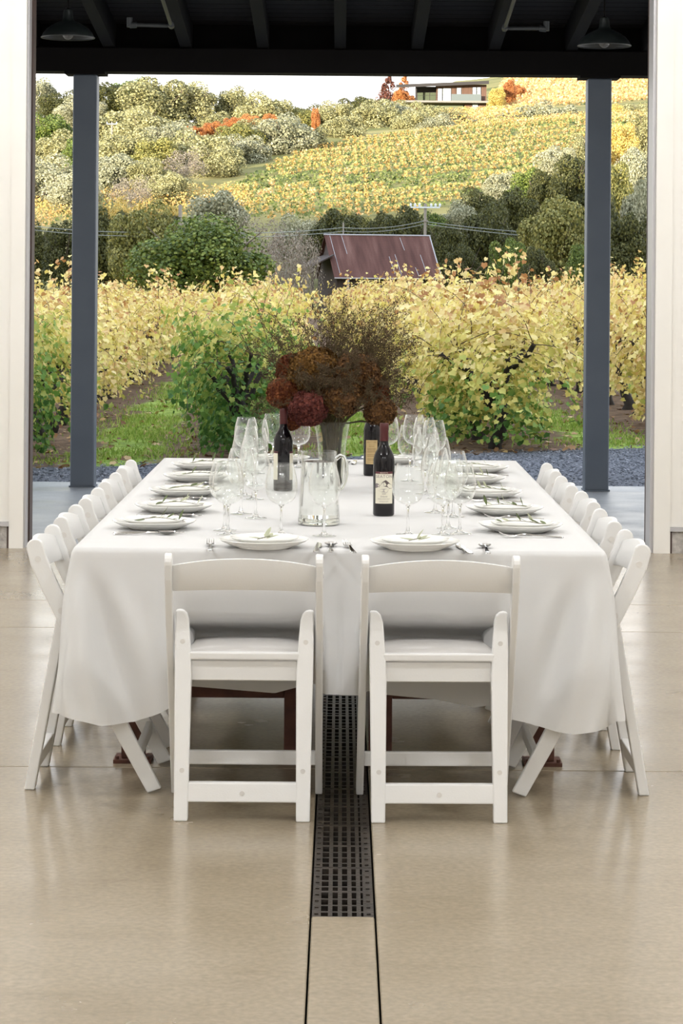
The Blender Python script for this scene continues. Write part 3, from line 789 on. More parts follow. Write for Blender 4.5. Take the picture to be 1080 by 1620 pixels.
knife = g.build('knife', M['silver'], smooth=0.9)

LEAF = []   # folded lance-shaped leaf, unit length along y
def olive_leaf(L, W):
    pts = [(0, 0), (0.12, 0.35), (0.3, 0.8), (0.5, 1.0), (0.72, 0.82), (0.9, 0.4), (1, 0)]
    vs = [(0, t * L, 0.10 * L * t * t) for t, w in pts] + [(w * W / 2, t * L, 0.10 * L * t * t + 0.10 * W * w) for t, w in pts[1:-1]] + [(-w * W / 2, t * L, 0.10 * L * t * t + 0.10 * W * w) for t, w in pts[1:-1]]
    n = len(pts); r0 = n; l0 = n + n - 2
    fs = []
    for k in range(n - 1):
        def R(i): return i if i in (0, n - 1) else r0 + i - 1
        def Lf(i): return i if i in (0, n - 1) else l0 + i - 1
        a = [k, k + 1, R(k + 1), R(k)]; fs.append(tuple(dict.fromkeys(a)))
        b = [k, Lf(k), Lf(k + 1), k + 1]; fs.append(tuple(dict.fromkeys(b)))
    return vs, fs
def make_sprig(kind, seed):
    r = random.Random(seed)
    t = empty('olive_sprig')
    if kind == 'long':
        L = 0.17
        pts = [(-L / 2 + L * k / 8, 0.012 * math.sin(k * 0.7), 0.004 + 0.010 * math.sin(PI * k / 8)) for k in range(9)]
        MB().tube(pts, [0.0016 - 0.0001 * k for k in range(9)], 6).build('stem', M['olive_stem'], t)
        for k in range(11):
            f = 0.08 + 0.9 * k / 10; p = Vector(pts[min(8, int(f * 8))])
            ll = r.uniform(0.032, 0.048); vs, fs = olive_leaf(ll, ll * 0.27)
            side = 1 if k % 2 else -1
            el = r.choice([0.0, 0.15, 0.3, 1.0, 0.8]) if side > 0 else r.uniform(0.0, 0.2)
            Mx = Matrix.Translation(p) @ Matrix.Rotation(-PI / 2 + side * r.uniform(0.5, 0.95), 4, 'Z') @ Matrix.Rotation(el, 4, 'X') @ Matrix.Rotation(r.uniform(-0.5, 0.5), 4, 'Y')
            g = MB(); g.add(vs, fs, Mx); g.build('leaf', M['olive_leaf'] if r.random() < 0.72 else M['olive_pale'], t, smooth=1.2)
    else:
        pts = [(-0.02 + 0.008 * k, 0.002 * math.sin(k), 0.004 + 0.002 * k) for k in range(6)]
        MB().tube(pts, 0.0013, 6).build('stem', M['olive_stem'], t)
        for k, (az, el, ll) in enumerate([(1.75, 0.05, 0.045), (1.2, 0.0, 0.04), (-1.1, 0.85, 0.042), (-1.5, 0.15, 0.045), (-0.6, 0.25, 0.04), (0.3, 0.3, 0.03)]):
            vs, fs = olive_leaf(ll, ll * 0.52)
            Mx = Matrix.Translation((-0.005 + 0.004 * k, 0, 0.006)) @ Matrix.Rotation(az, 4, 'Z') @ Matrix.Rotation(el, 4, 'X')
            g = MB(); g.add(vs, fs, Mx); g.build('leaf', M['olive_pale'], t, smooth=1.2)
    return t
sprigs = {}
first = True
def place(o, x, y, z, rz, label, cat, group):
    o.location = (x, y, z); o.rotation_euler = (0, 0, rz); tag(o, label, cat, group); return o
used = set()
def inst(src):
    if src.as_pointer() in used: return copy_tree(src)
    used.add(src.as_pointer()); return src
def rotv(dx, dy, a): return (dx * math.cos(a) - dy * math.sin(a), dx * math.sin(a) + dy * math.cos(a))
srnd = random.Random(5)
for k, (x, y, a, words, side) in enumerate(SET):
    place(inst(dp), x, y, TZ, srnd.uniform(0, 6), 'large white dinner plate on the cloth, ' + words, 'plate', 'dinner plates')
    place(inst(sp), x + srnd.uniform(-0.006, 0.006), y + srnd.uniform(-0.006, 0.006), TZ + 0.0125, srnd.uniform(0, 6), 'small white salad plate on a dinner plate, ' + words, 'plate', 'salad plates')
    kind = 'small' if side == 'front' else 'long'
    s = make_sprig(kind, 20 + k)
    rz = {'front': 0.2 if k == 0 else -0.3, 'left': 0.05 + srnd.uniform(-0.15, 0.15), 'right': PI + srnd.uniform(-0.2, 0.2), 'far': 0.3}[side]
    place(s, x + (0.02 if side == 'left' else 0), y - 0.01, TZ + 0.0215, rz, ('pale' if side == 'front' else 'grey-green') + ' olive sprig on a plate, ' + words, 'sprig', 'olive sprigs on the plates')
    if side == 'front':
        fx = -0.158 if k == 0 else -0.187; kx = 0.163 if k == 0 else 0.166; sx_ = 0.208 if k == 0 else 0.218
        items = [(fork, fx, -0.135, 0.05 if k == 0 else 0.12), (knife, kx, -0.13, -0.03 if k == 0 else 0.14), (spoon, sx_, -0.125, 0)]
    else:
        items = [(fork, -0.182, -0.125, srnd.uniform(-.06, .06)), (knife, 0.166, -0.12, srnd.uniform(-.04, .04)), (spoon, 0.205, -0.115, srnd.uniform(-.05, .05))]
        if side == 'far': items = items[1:]
    for (src, dx, dy, rr) in items:
        ox, oy = rotv(dx, dy, a)
        nm = {'fork': 'four-tined steel fork', 'knife': 'steel table knife', 'spoon': 'steel soup spoon'}[src.name.split('.')[0]]
        place(inst(src), x + ox, y + oy, TZ, a + rr, '%s beside the plate, %s' % (nm, words), src.name.split('.')[0], nm.split()[-1] + 's on the tablecloth')

def make_glass():
    t = empty('wine_glass')
    outr = [(0.0045, 0.0975), (0.018, 0.0995), (0.033, 0.107), (0.0445, 0.120), (0.0508, 0.137), (0.0525, 0.153), (0.0514, 0.172), (0.0476, 0.195), (0.0420, 0.217), (0.0378, 0.231)]
    inn = [(max(0, r - 0.0011), z + (0.002 if k < 3 else 0.0)) for k, (r, z) in enumerate(outr)]
    prof = outr + [(0.0366, 0.2322)] + inn[::-1] + [(0, 0.1005)]
    MB().lathe([(0, 0.0965)] + prof, 40, cap=False).build('bowl', M['bowl'], t, smooth=1.2, weld=True)
    MB().lathe([(0, 0.0012), (0.0105, 0.0075), (0.0058, 0.016), (0.0042, 0.030), (0.0038, 0.055), (0.0042, 0.080), (0.0062, 0.092), (0.0100, 0.0972), (0, 0.0978)], 20, cap=False).build('stem', M['stem'], t, smooth=1.2, weld=True)
    MB().lathe([(0, 0), (0.039, 0.0), (0.0402, 0.0011), (0.039, 0.0021), (0.022, 0.0035), (0.0108, 0.0066), (0, 0.0066)], 40, cap=False).build('foot', M['bowl'], t, smooth=0.9, weld=True)
    return t
g0 = make_glass()
GL_ = []
for k, (px, py) in enumerate([(360.5, 845), (404.3, 819.5), (400.4, 789.5), (403.6, 768), (406, 749)]): GL_.append((px, py, 'inner wine glass of the %s, left side of table', k))
for k, (px, py) in enumerate([(355, 839), (381, 813), (386.5, 784), (388.3, 764), (388.7, 744.5)]): GL_.append((px, py, 'outer wine glass of the %s, left side of table', k))
for k, (px, py) in enumerate([(727, 844), (716.5, 817.5), (691, 788), (675, 766), (686, 750)]): GL_.append((px, py, 'nearer wine glass of the %s, right side of table', k))
for k, (px, py) in enumerate([(708.5, 835.5), (688, 810.5), (672, 781), (648, 761), (671, 744)]): GL_.append((px, py, 'farther wine glass of the %s, right side of table', k))
W5 = ['nearest pair', 'second pair from the front', 'third pair from the front', 'fourth pair from the front', 'farthest pair']
first = True
for (px, py, lb, k) in GL_:
    q = PG(px, py, TZ); o = g0 if first else copy_tree(g0); first = False
    place(o, q.x, q.y, TZ, RNG.uniform(0, 6), 'empty clear ' + lb % W5[k], 'wine glass', 'empty wine glasses')
for (px, py, lb) in [(444.5, 846, 'standing in front of the left dark bottle'), (512.5, 848, 'standing in front of the water pitcher'), (645, 846, 'standing just right of the nearest labelled bottle'),
                     (700, 846, 'standing behind the right near plate, beside its knife'), (432, 737, 'at the far end, just left of the left dark bottle'), (472, 739, 'at the far end, between left dark bottle and vase'),
                     (612, 739, 'at the far end, seen right of the nearest bottle neck'), (654.6, 738, 'at the far end, leftmost of the right-hand cluster')]:
    q = PG(px, py, TZ); o = copy_tree(g0)
    place(o, q.x, q.y, TZ, RNG.uniform(0, 6), 'empty clear wine glass ' + lb, 'wine glass', 'empty wine glasses')

# water pitcher
q = PG(504, 829, TZ)
t = empty('water_pitcher', (q.x, q.y, TZ), 0, 'clear glass pitcher of water with a handle on the right, near end of table', 'pitcher')
H = 0.246; rb, rt = 0.0725, 0.0590
def pr(z): return rb + (rt - rb) * min(1, z / (H * 0.9))
zs = [0.0, 0.02, 0.06, 0.12, 0.18, 0.222, 0.24, H]
bd = MB().lathe([(pr(z), z) for z in zs] + [(pr(H) - 0.001, H + 0.0015), (pr(H) - 0.003, H)] + [(pr(z) - 0.003, z) for z in zs[::-1][1:-2]] + [(pr(0.02) - 0.004, 0.021)], 48, cap=False)
# pull a small pouring lip out of the rim towards the left front
for i, (x, y, z) in enumerate(bd.v):
    if z > 0.20:
        a = math.atan2(y, x); k = max(0, math.cos(a - PI * 1.12)) ** 24 * ((z - 0.20) / 0.046)
        f = 1 + 0.16 * k; bd.v[i] = (x * f, y * f, z + 0.004 * k)
bd.build('body', M['pitcher'], t, smooth=0.9)
MB().lathe([(0, 0.001), (0.069, 0.001), (0.0718, 0.004), (0.0700, 0.020), (0.067, 0.0225), (0, 0.0215)], 48, cap=False).build('thick_base', M['pbase'], t, smooth=0.9, weld=True)
MB().lathe([(0, 0.0235), (pr(0.025) - 0.0038, 0.0235)] + [(pr(z) - 0.0036, z) for z in (0.06, 0.12, 0.18, 0.2125)] + [(0, 0.2125)], 48, cap=False).build('water', M['water'], t, smooth=0.9, weld=True)
hp = [Vector((0.0555, -0.012, 0.222)), Vector((0.070, -0.015, 0.234)), Vector((0.083, -0.018, 0.230)), Vector((0.091, -0.021, 0.210)), Vector((0.0925, -0.022, 0.175)), Vector((0.087, -0.02, 0.145)), Vector((0.077, -0.017, 0.125)), Vector((0.066, -0.014, 0.118))]
MB().tube(hp, [0.008, 0.0075, 0.007, 0.007, 0.007, 0.007, 0.0075, 0.009], 12).build('handle', M['pbase'], t, smooth=1.2)

# ------------------------------------------------------------------ bottles
def text_obj(s, size, mat, parent, fn, name='lettering', spacing=1.0):
    """lettering as a mesh; fn(x, y, h) places it on its surface; origin at the middle of the line"""
    cu = bpy.data.curves.new('txt', 'FONT'); cu.body = s; cu.size = size; cu.align_x = 'CENTER'; cu.extrude = 0.00015; cu.space_character = spacing; cu.resolution_u = 3
    to = bpy.data.objects.new('txt', cu); COL.objects.link(to)
    dg = bpy.context.evaluated_depsgraph_get(); me = bpy.data.meshes.new_from_object(to.evaluated_get(dg))
    bpy.data.objects.remove(to); bpy.data.curves.remove(cu)
    for v in me.vertices: v.co = fn(v.co.x, v.co.y, v.co.z)
    me.materials.clear(); me.materials.append(mat)
    o = bpy.data.objects.new(name, me); COL.objects.link(o)
    if parent is not None: o.parent = parent; KIDS.setdefault(parent.as_pointer(), []).append(o)
    return o
BR = 0.0378
def curved(x0, x1, z0, z1, r, n=14, th=0.0003):
    vs = []; fs = []
    for i in range(n + 1):
        a = (x0 + (x1 - x0) * i / n) / BR
        for (z, rr) in ((z0, r), (z1, r), (z1, r + th), (z0, r + th)):
            vs.append((rr * math.sin(a), -rr * math.cos(a), z))
    for i in range(n):
        for q in range(4): fs.append((i * 4 + q, i * 4 + (q + 1) % 4, (i + 1) * 4 + (q + 1) % 4, (i + 1) * 4 + q))
    fs += [(0, 3, 2, 1), tuple(n * 4 + q for q in range(4))]
    return MB().add(vs, fs)
def onc(r): return lambda zc: (lambda x, y, h: Vector(((r + h) * math.sin(x / BR), -(r + h) * math.cos(x / BR), zc + y)))
def bottle(px, py, rz, label):
    q = PG(px, py, TZ)
    t = empty('wine_bottle', (q.x, q.y, TZ), rz, label, 'bottle', 'dark wine bottles')
    MB().lathe([(0, 0.006), (0.030, 0.0), (0.0355, 0.001), (BR, 0.005), (BR, 0.182), (0.0372, 0.198), (0.0345, 0.212), (0.0295, 0.224), (0.0225, 0.236), (0.0170, 0.247), (0.0150, 0.258), (0.0148, 0.318), (0, 0.318)], 44, cap=False).build('glass_body', M['bottle'], t, smooth=0.8, weld=True)
    MB().lathe([(0.0156, 0.262), (0.0154, 0.300), (0.0162, 0.302), (0.0162, 0.311), (0.0155, 0.323), (0.0145, 0.3245), (0, 0.3245)], 32, cap=False).build('capsule', M['capsule'], t, smooth=0.8, weld=True)
    return t
def front_label(t, w=0.0335):
    rl = BR + 0.0002
    lb = curved(-w, w, 0.044, 0.148, rl, 40).build('front_label', M['label_cream'], t)
    bd = curved(-w, w, 0.148, 0.156, rl).build('label_band', M['label_red'], t)
    up = onc(rl + 0.0004)
    text_obj('RESERVE', 0.0062, M['label_cream'], bd, up(0.1500), spacing=1.2)
    text_obj('SEATON', 0.0150, M['ink_grey'], lb, up(0.1345), spacing=1.12)
    text_obj('2009', 0.0070, M['ink_grey'], lb, up(0.0760))
    text_obj('Zinfandel', 0.0066, M['ink_grey'], lb, up(0.0668))
    text_obj('RUSSIAN RIVER VALLEY', 0.0042, M['ink_grey'], lb, up(0.0590))
    text_obj('SONOMA COUNTY', 0.0038, M['ink_grey'], lb, up(0.0505))
    # wash drawing: pale sky ridge, dark hill, a tilled field below
    def patch(pts, mat, k):
        g = MB(); f = up(0)
        dense = []
        for (a, b) in zip(pts, pts[1:] + pts[:1]):
            for i in range(4): dense.append((a[0] + (b[0] - a[0]) * i / 4, a[1] + (b[1] - a[1]) * i / 4))
        c = (sum(p[0] for p in dense) / len(dense), sum(p[1] for p in dense) / len(dense))
        vs = [f(c[0], c[1], 0.0001 * k)] + [f(x, z, 0.0001 * k) for x, z in dense]; n = len(dense)
        g.add(vs, [(0, 1 + i, 1 + (i + 1) % n) for i in range(n)]); g.build('label_picture', mat, lb)
    patch([(-0.033, 0.108), (-0.033, 0.126), (-0.02, 0.119), (-0.008, 0.117), (0.02, 0.127), (0.033, 0.118), (0.033, 0.100), (0.0, 0.104)], M['ink_pale'], 0)
    patch([(-0.033, 0.098), (-0.033, 0.112), (-0.028, 0.116), (-0.018, 0.112), (-0.014, 0.106), (-0.026, 0.099)], M['ink_grey'], 1)
    patch([(-0.019, 0.099), (-0.012, 0.110), (-0.004, 0.121), (0.006, 0.127), (0.014, 0.121), (0.024, 0.112), (0.033, 0.109), (0.033, 0.098), (0.02, 0.096), (0.012, 0.102), (0.0, 0.104)], M['ink'], 2)
    patch([(-0.022, 0.089), (-0.010, 0.095), (0.006, 0.097), (0.018, 0.094), (0.010, 0.082), (-0.006, 0.084)], M['ink_pale'], 1)
def back_label(t):
    rl = BR + 0.0002; w = 0.026
    lb = curved(-w, w, 0.050, 0.152, rl).build('back_label', M['label_tan'], t)
    up = onc(rl + 0.0003)
    text_obj('SEATON', 0.0090, M['ink_tan'], lb, up(0.1405), spacing=1.15)
    rr = random.Random(3)
    for k, z in enumerate([0.134, 0.127, 0.1235, 0.117, 0.1135, 0.110, 0.1065, 0.103, 0.0995, 0.092, 0.0885, 0.085, 0.0815, 0.073, 0.0695, 0.066, 0.058]):
        ww = (0.013 if k in (0, 1, 2) else 0.021) * rr.uniform(0.85, 1)
        c = curved(-ww, ww, z, z + 0.0012, rl + 0.0003, 8, 0.0001); c.build('text_line', M['ink_tan'], lb)
b1 = bottle(606.5, 815, 0.0, 'nearest dark wine bottle, cream front label with a hill drawing, right of the pitcher'); front_label(b1)
b2 = bottle(447.5, 776, PI + 0.08, 'dark wine bottle under the flowers on the left, its label turned away'); front_label(b2, 0.0937)
b3 = bottle(588.5, 752, -0.12, 'dark wine bottle with a tan back label, partly hidden behind the nearest bottle'); back_label(b3)

# ------------------------------------------------------------------ vase and flowers
VD = 9.5
q = PG(525, 776, TZ)
q = Vector((P(525, 670, VD).x, VD, TZ))
t = empty('flower_vase', q, 0, 'clear glass vase with dark stems, holding the flowers in the middle of the table', 'vase')
MB().lathe([(0, 0.0), (0.044, 0.0), (0.0465, 0.004), (0.050, 0.09), (0.057, 0.18), (0.0715, 0.268), (0.0710, 0.270), (0.069, 0.268), (0.054, 0.18), (0.047, 0.09), (0.043, 0.012), (0, 0.012)], 48, cap=False).build('vase_body', M['vase'], t, smooth=0.9, weld=True)
MB().lathe([(0, 0.013), (0.0425, 0.0135), (0.0465, 0.09), (0.0490, 0.13), (0, 0.13)], 40, cap=False).build('water', M['water'], t, smooth=0.9, weld=True)
VC = Vector(q)
M['fl_stem'] = pmat('flower_stem', (0.055, 0.045, 0.02), 0.8)
PET = {
 'brown': [(0, (0.050, 0.021, 0.006)), (0.5, (0.098, 0.043, 0.011)), (1, (0.165, 0.077, 0.020))],
 'rust': [(0, (0.070, 0.015, 0.005)), (0.5, (0.130, 0.032, 0.009)), (1, (0.20, 0.062, 0.016))],
 'burgundy': [(0, (0.055, 0.010, 0.008)), (0.5, (0.100, 0.020, 0.014)), (1, (0.16, 0.043, 0.027))],
 'ochre': [(0, (0.065, 0.029, 0.005)), (0.5, (0.120, 0.056, 0.008)), (1, (0.20, 0.100, 0.018))],
}
for k, st in PET.items(): M['pet_' + k] = leafmat('petal_' + k, st, trans=0.2, objvar=0.05, rough=0.8)
def head_mesh(R, kind, parent, seed, sz=0.0115):
    r = np.random.default_rng(seed)
    N = int(2600 * (R / 0.08) ** 1.6)
    d = r.normal(size=(N, 3)); d /= np.linalg.norm(d, axis=1)[:, None]
    # clumps: florets gather in knots so that the ball is bumpy
    kn = r.normal(size=(int(46 * (R / 0.08) ** 1.5), 3)); kn /= np.linalg.norm(kn, axis=1)[:, None]
    near = np.max(d @ kn.T, axis=1)
    rad = R * (0.80 + 0.20 * np.clip((near - 0.90) / 0.10, 0, 1)) * r.uniform(0.93, 1.03, N)
    c = d * rad[:, None] * np.array([1, 1, 0.92])
    nrm = d + r.normal(size=(N, 3)) * 0.55; nrm /= np.linalg.norm(nrm, axis=1)[:, None]
    tmp = r.normal(size=(N, 3)); tx = np.cross(nrm, tmp); tx /= np.linalg.norm(tx, axis=1)[:, None]; ty = np.cross(nrm, tx)
    s = sz * r.uniform(0.6, 1.15, N)
    prof = [(-0.5, -0.1, 0.15), (-0.25, -0.5, 0.0), (0.3, -0.45, 0.05), (0.55, 0.05, 0.2), (0.2, 0.5, 0.05), (-0.35, 0.45, 0.1)]
    V = np.concatenate([(c + tx * (a * s)[:, None] + ty * (b * s)[:, None] + nrm * (h * s)[:, None])[:, None, :] for a, b, h in prof], axis=1).reshape(-1, 3)
    Fs = np.arange(N * 6).reshape(N, 6)
    o = raw_mesh('flower_head', V, Fs, M['pet_' + kind], parent)
    co = MB().ball((0, 0, 0), R * 0.80, 14, 10); cc = co.build('flower_core', M['pet_' + kind], o, smooth=1)
    return o
def flower(px, py, dy, R, kind, label, seed):
    p = P(px, py, VD + dy)
    t = empty('hydrangea', p, 0, label, 'flower', 'hydrangeas in the vase')
    head_mesh(R, kind, t, seed)
    a = Vector((0, 0, 0)) - Vector((0, 0, R * 0.7)); 
    foot = VC + Vector((RNG.uniform(-0.03, 0.03), RNG.uniform(-0.03, 0.03), 0.03)) - p
    neck = VC + Vector(((p.x - VC.x) * 0.22, (p.y - VC.y) * 0.25, 0.262)) - p
    mid = (a + neck) / 2 + Vector((0, 0, 0.01))
    MB().tube([a + Vector((0, 0, R * 0.3)), a, mid, neck, foot], [0.004, 0.004, 0.0042, 0.0045, 0.0045], 7).build('stem', M['fl_stem'], t, smooth=1)
flower(487, 646, -0.13, 0.078, 'burgundy', 'burgundy hydrangea head hanging low at the front left of the bouquet', 1)
flower(447, 622, -0.04, 0.066, 'rust', 'rust-red hydrangea head at the left edge of the bouquet', 2)
flower(463, 664, 0.03, 0.046, 'rust', 'small rust-brown hydrangea head tucked under the left side of the bouquet', 3)
flower(601, 652, -0.10, 0.064, 'brown', 'brown hydrangea head at the lower right of the bouquet', 4)
flower(498, 588, 0.0, 0.108, 'ochre', 'large ochre-brown hydrangea head at the top of the bouquet', 5)
flower(560, 596, 0.0, 0.104, 'brown', 'brown hydrangea head on the upper right of the bouquet', 6)
flower(540, 630, -0.10, 0.080, 'brown', 'dull brown hydrangea head in the middle of the bouquet, above the vase', 7)
flower(462, 585, 0.06, 0.070, 'rust', 'rust-brown hydrangea head behind the left shoulder of the bouquet', 8)
flower(592, 618, 0.07, 0.070, 'rust', 'reddish-brown hydrangea head behind the right shoulder of the bouquet', 9)
# cloud of wiry sprigs with tiny dark seed heads around and through the flowers
tb = MB(); sd_c = []
rr = random.Random(9)
def spray(p0, p1, bend):
    n = 7; pts = []
    for k in range(n):
        f = k / (n - 1); pts.append(p0.lerp(p1, f) + bend * (4 * f * (1 - f)))
    tb.mi = 0; tb.tube(pts, [0.0013 - 0.0001 * k for k in range(n)], 4)
    L = (p1 - p0).length
    for k in range(13):
        f = 0.36 + 0.64 * k / 12; i = min(n - 2, int(f * (n - 1))); b = pts[i].lerp(pts[i + 1], f * (n - 1) - i)
        dr = ((pts[i + 1] - pts[i]).normalized() + Vector((rr.gauss(0, .7), rr.gauss(0, .7), rr.gauss(0.1, .6)))).normalized()
        ll = L * rr.uniform(0.08, 0.17); e = b + dr * ll
        tb.mi = 0; tb.tube([b, e], [0.0008, 0.0005], 3)
        for j in range(rr.randint(5, 8)):
            g_ = b.lerp(e, rr.uniform(0.35, 1.0)); dd = Vector((rr.gauss(0, 1), rr.gauss(0, 1), rr.gauss(0.2, 1))).normalized() * rr.uniform(0.006, 0.020); h = g_ + dd
            tb.mi = 0; tb.tube([g_, h], 0.0004, 3); tb.mi = 1; s = rr.uniform(0.0015, 0.0027)
            tb.add([(h.x - s, h.y, h.z), (h.x + s, h.y, h.z), (h.x, h.y - s, h.z), (h.x, h.y + s, h.z), (h.x, h.y, h.z - s * 1.4), (h.x, h.y, h.z + s * 1.4)], [(0, 2, 5), (2, 1, 5), (1, 3, 5), (3, 0, 5), (2, 0, 4), (1, 2, 4), (3, 1, 4), (0, 3, 4)])
base = VC + Vector((0, 0, 0.26))
tips = [(398, 528), (408, 505), (420, 520), (432, 500), (446, 520), (462, 512), (480, 508), (500, 500), (520, 484), (533, 490), (546, 488), (560, 500), (575, 496), (590, 510), (604, 500), (612, 486), (625, 484), (628, 508), (640, 520), (652, 545), (648, 540), (634, 560), (645, 575), (650, 618), (642, 606), (630, 596), (618, 560), (602, 540), (588, 540), (570, 525), (550, 520), (530, 530), (410, 560), (420, 585), (404, 640), (415, 655), (430, 560), (640, 625), (628, 640), (440, 540), (455, 535), (600, 575), (615, 590), (580, 560), (622, 530), (606, 525), (515, 515), (545, 545), (635, 540), (400, 540), (520, 610), (480, 600), (555, 620), (575, 640), (505, 630), (500, 560), (470, 575), (545, 580), (440, 600)]
for (px, py) in tips + [(x + rr.uniform(-14, 10), y + rr.uniform(-4, 16)) for x, y in tips[6:48] * 2]:
    front = 420 < px < 600 and py > 590
    d = VD + (rr.uniform(-0.17, -0.13) if front else rr.uniform(0.0, 0.24))
    tip = P(px, py, d)
    spray(base + Vector((rr.uniform(-.05, .05), rr.uniform(-.05, .05), rr.uniform(-.02, .03))), tip, Vector((0, 0, 0.03 if py < 600 else 0.06)) + Vector((0, -0.03 if front else 0, 0)))
for k in range(70):                        # the bundle of stems standing in the vase
    a = rr.uniform(0, 2 * PI); b = a + rr.uniform(2.0, 4.2)
    p0 = VC + Vector((math.cos(b) * rr.uniform(0, .036), math.sin(b) * rr.uniform(0, .036), 0.015)); p1 = VC + Vector((math.cos(a) * rr.uniform(0.005, .050), math.sin(a) * rr.uniform(0.005, .050), 0.27))
    tb.mi = 0; tb.tube([p0, (p0 + p1) / 2 + Vector((rr.gauss(0, .003), rr.gauss(0, .003), 0)), p1], rr.uniform(0.0012, 0.0028), 5)
for k in range(40):                        # wiry sprigs threaded over the front of the flower heads
    px = 530 + rr.gauss(0, 42); py = 598 + rr.gauss(0, 26)
    tip = P(px, py, VD - 0.155 + rr.uniform(-.02, .02) + abs(px - 530) * 0.0008)
    an = rr.uniform(0, 2 * PI); st = P(px + math.cos(an) * 30, py + 14 + math.sin(an) * 24, VD - 0.10)
    spray(st, tip, Vector((rr.gauss(0, .01), -0.03, 0)))
M['seed'] = pmat('dark_seed_head', (0.055, 0.030, 0.010), 0.9)
M['wiry'] = pmat('wiry_stem', (0.072, 0.050, 0.017), 0.9)
o = tb.build('seed_head_filler', [M['wiry'], M['seed']])
tag(o, 'cloud of wiry filler sprigs with tiny dark seed heads around the hydrangeas', 'filler foliage', kind='stuff')
# ------------------------------------------------------------------ terrain
YK = [100, 160, 220, 260, 300, 360, 430, 500, 600, 700, 800, 1000]
AK = [-0.20, -0.13, -0.06, 0.0, 0.05, 0.10, 0.14, 0.20]
PT = np.array([
 [-79, -61, -34, 20, 75, 150, 215, 250, 258, 245, 220, 150],
 [-79, -61, -34, 20, 75, 150, 215, 250, 258, 245, 220, 150],
 [-79, -61, -36, 25, 85, 165, 222, 246, 252, 240, 215, 150],
 [-79, -61, -36, 30, 105, 180, 232, 255, 266, 258, 235, 180],
 [-79, -61, -36, 30, 105, 185, 242, 263, 271, 296, 316, 322],
 [-79, -61, -36, 35, 105, 190, 255, 268, 288, 322, 346, 356],
 [-79, -61, -36, 35, 105, 190, 258, 275, 300, 335, 360, 370],
 [-79, -61, -36, 35, 105, 190, 258, 275, 300, 335, 360, 370]], dtype=float)
def lerp_i(x, ks):
    if x <= ks[0]: return 0, 0.0
    if x >= ks[-1]: return len(ks) - 2, 1.0
    for i in range(len(ks) - 1):
        if x <= ks[i + 1]:
            t = (x - ks[i]) / (ks[i + 1] - ks[i]); return i, t
def gz(x, y):
    if y <= 19.0: return -0.06
    if y < 100: return -0.06 - 0.44 * (y - 19) / 81
    i, t = lerp_i(x / y, AK); t = t * t * (3 - 2 * t)
    j, s = lerp_i(y, YK)
    p = (PT[i, j] * (1 - t) + PT[i + 1, j] * t) * (1 - s) + (PT[i, j + 1] * (1 - t) + PT[i + 1, j + 1] * t) * s
    return EYE + p * y / F
def to_px(x, y, z):
    u = x / y; v = (z - EYE) / y
    # undo the roll
    return 540 + F * (u + ROLL * v), HZ - F * (v - ROLL * u)

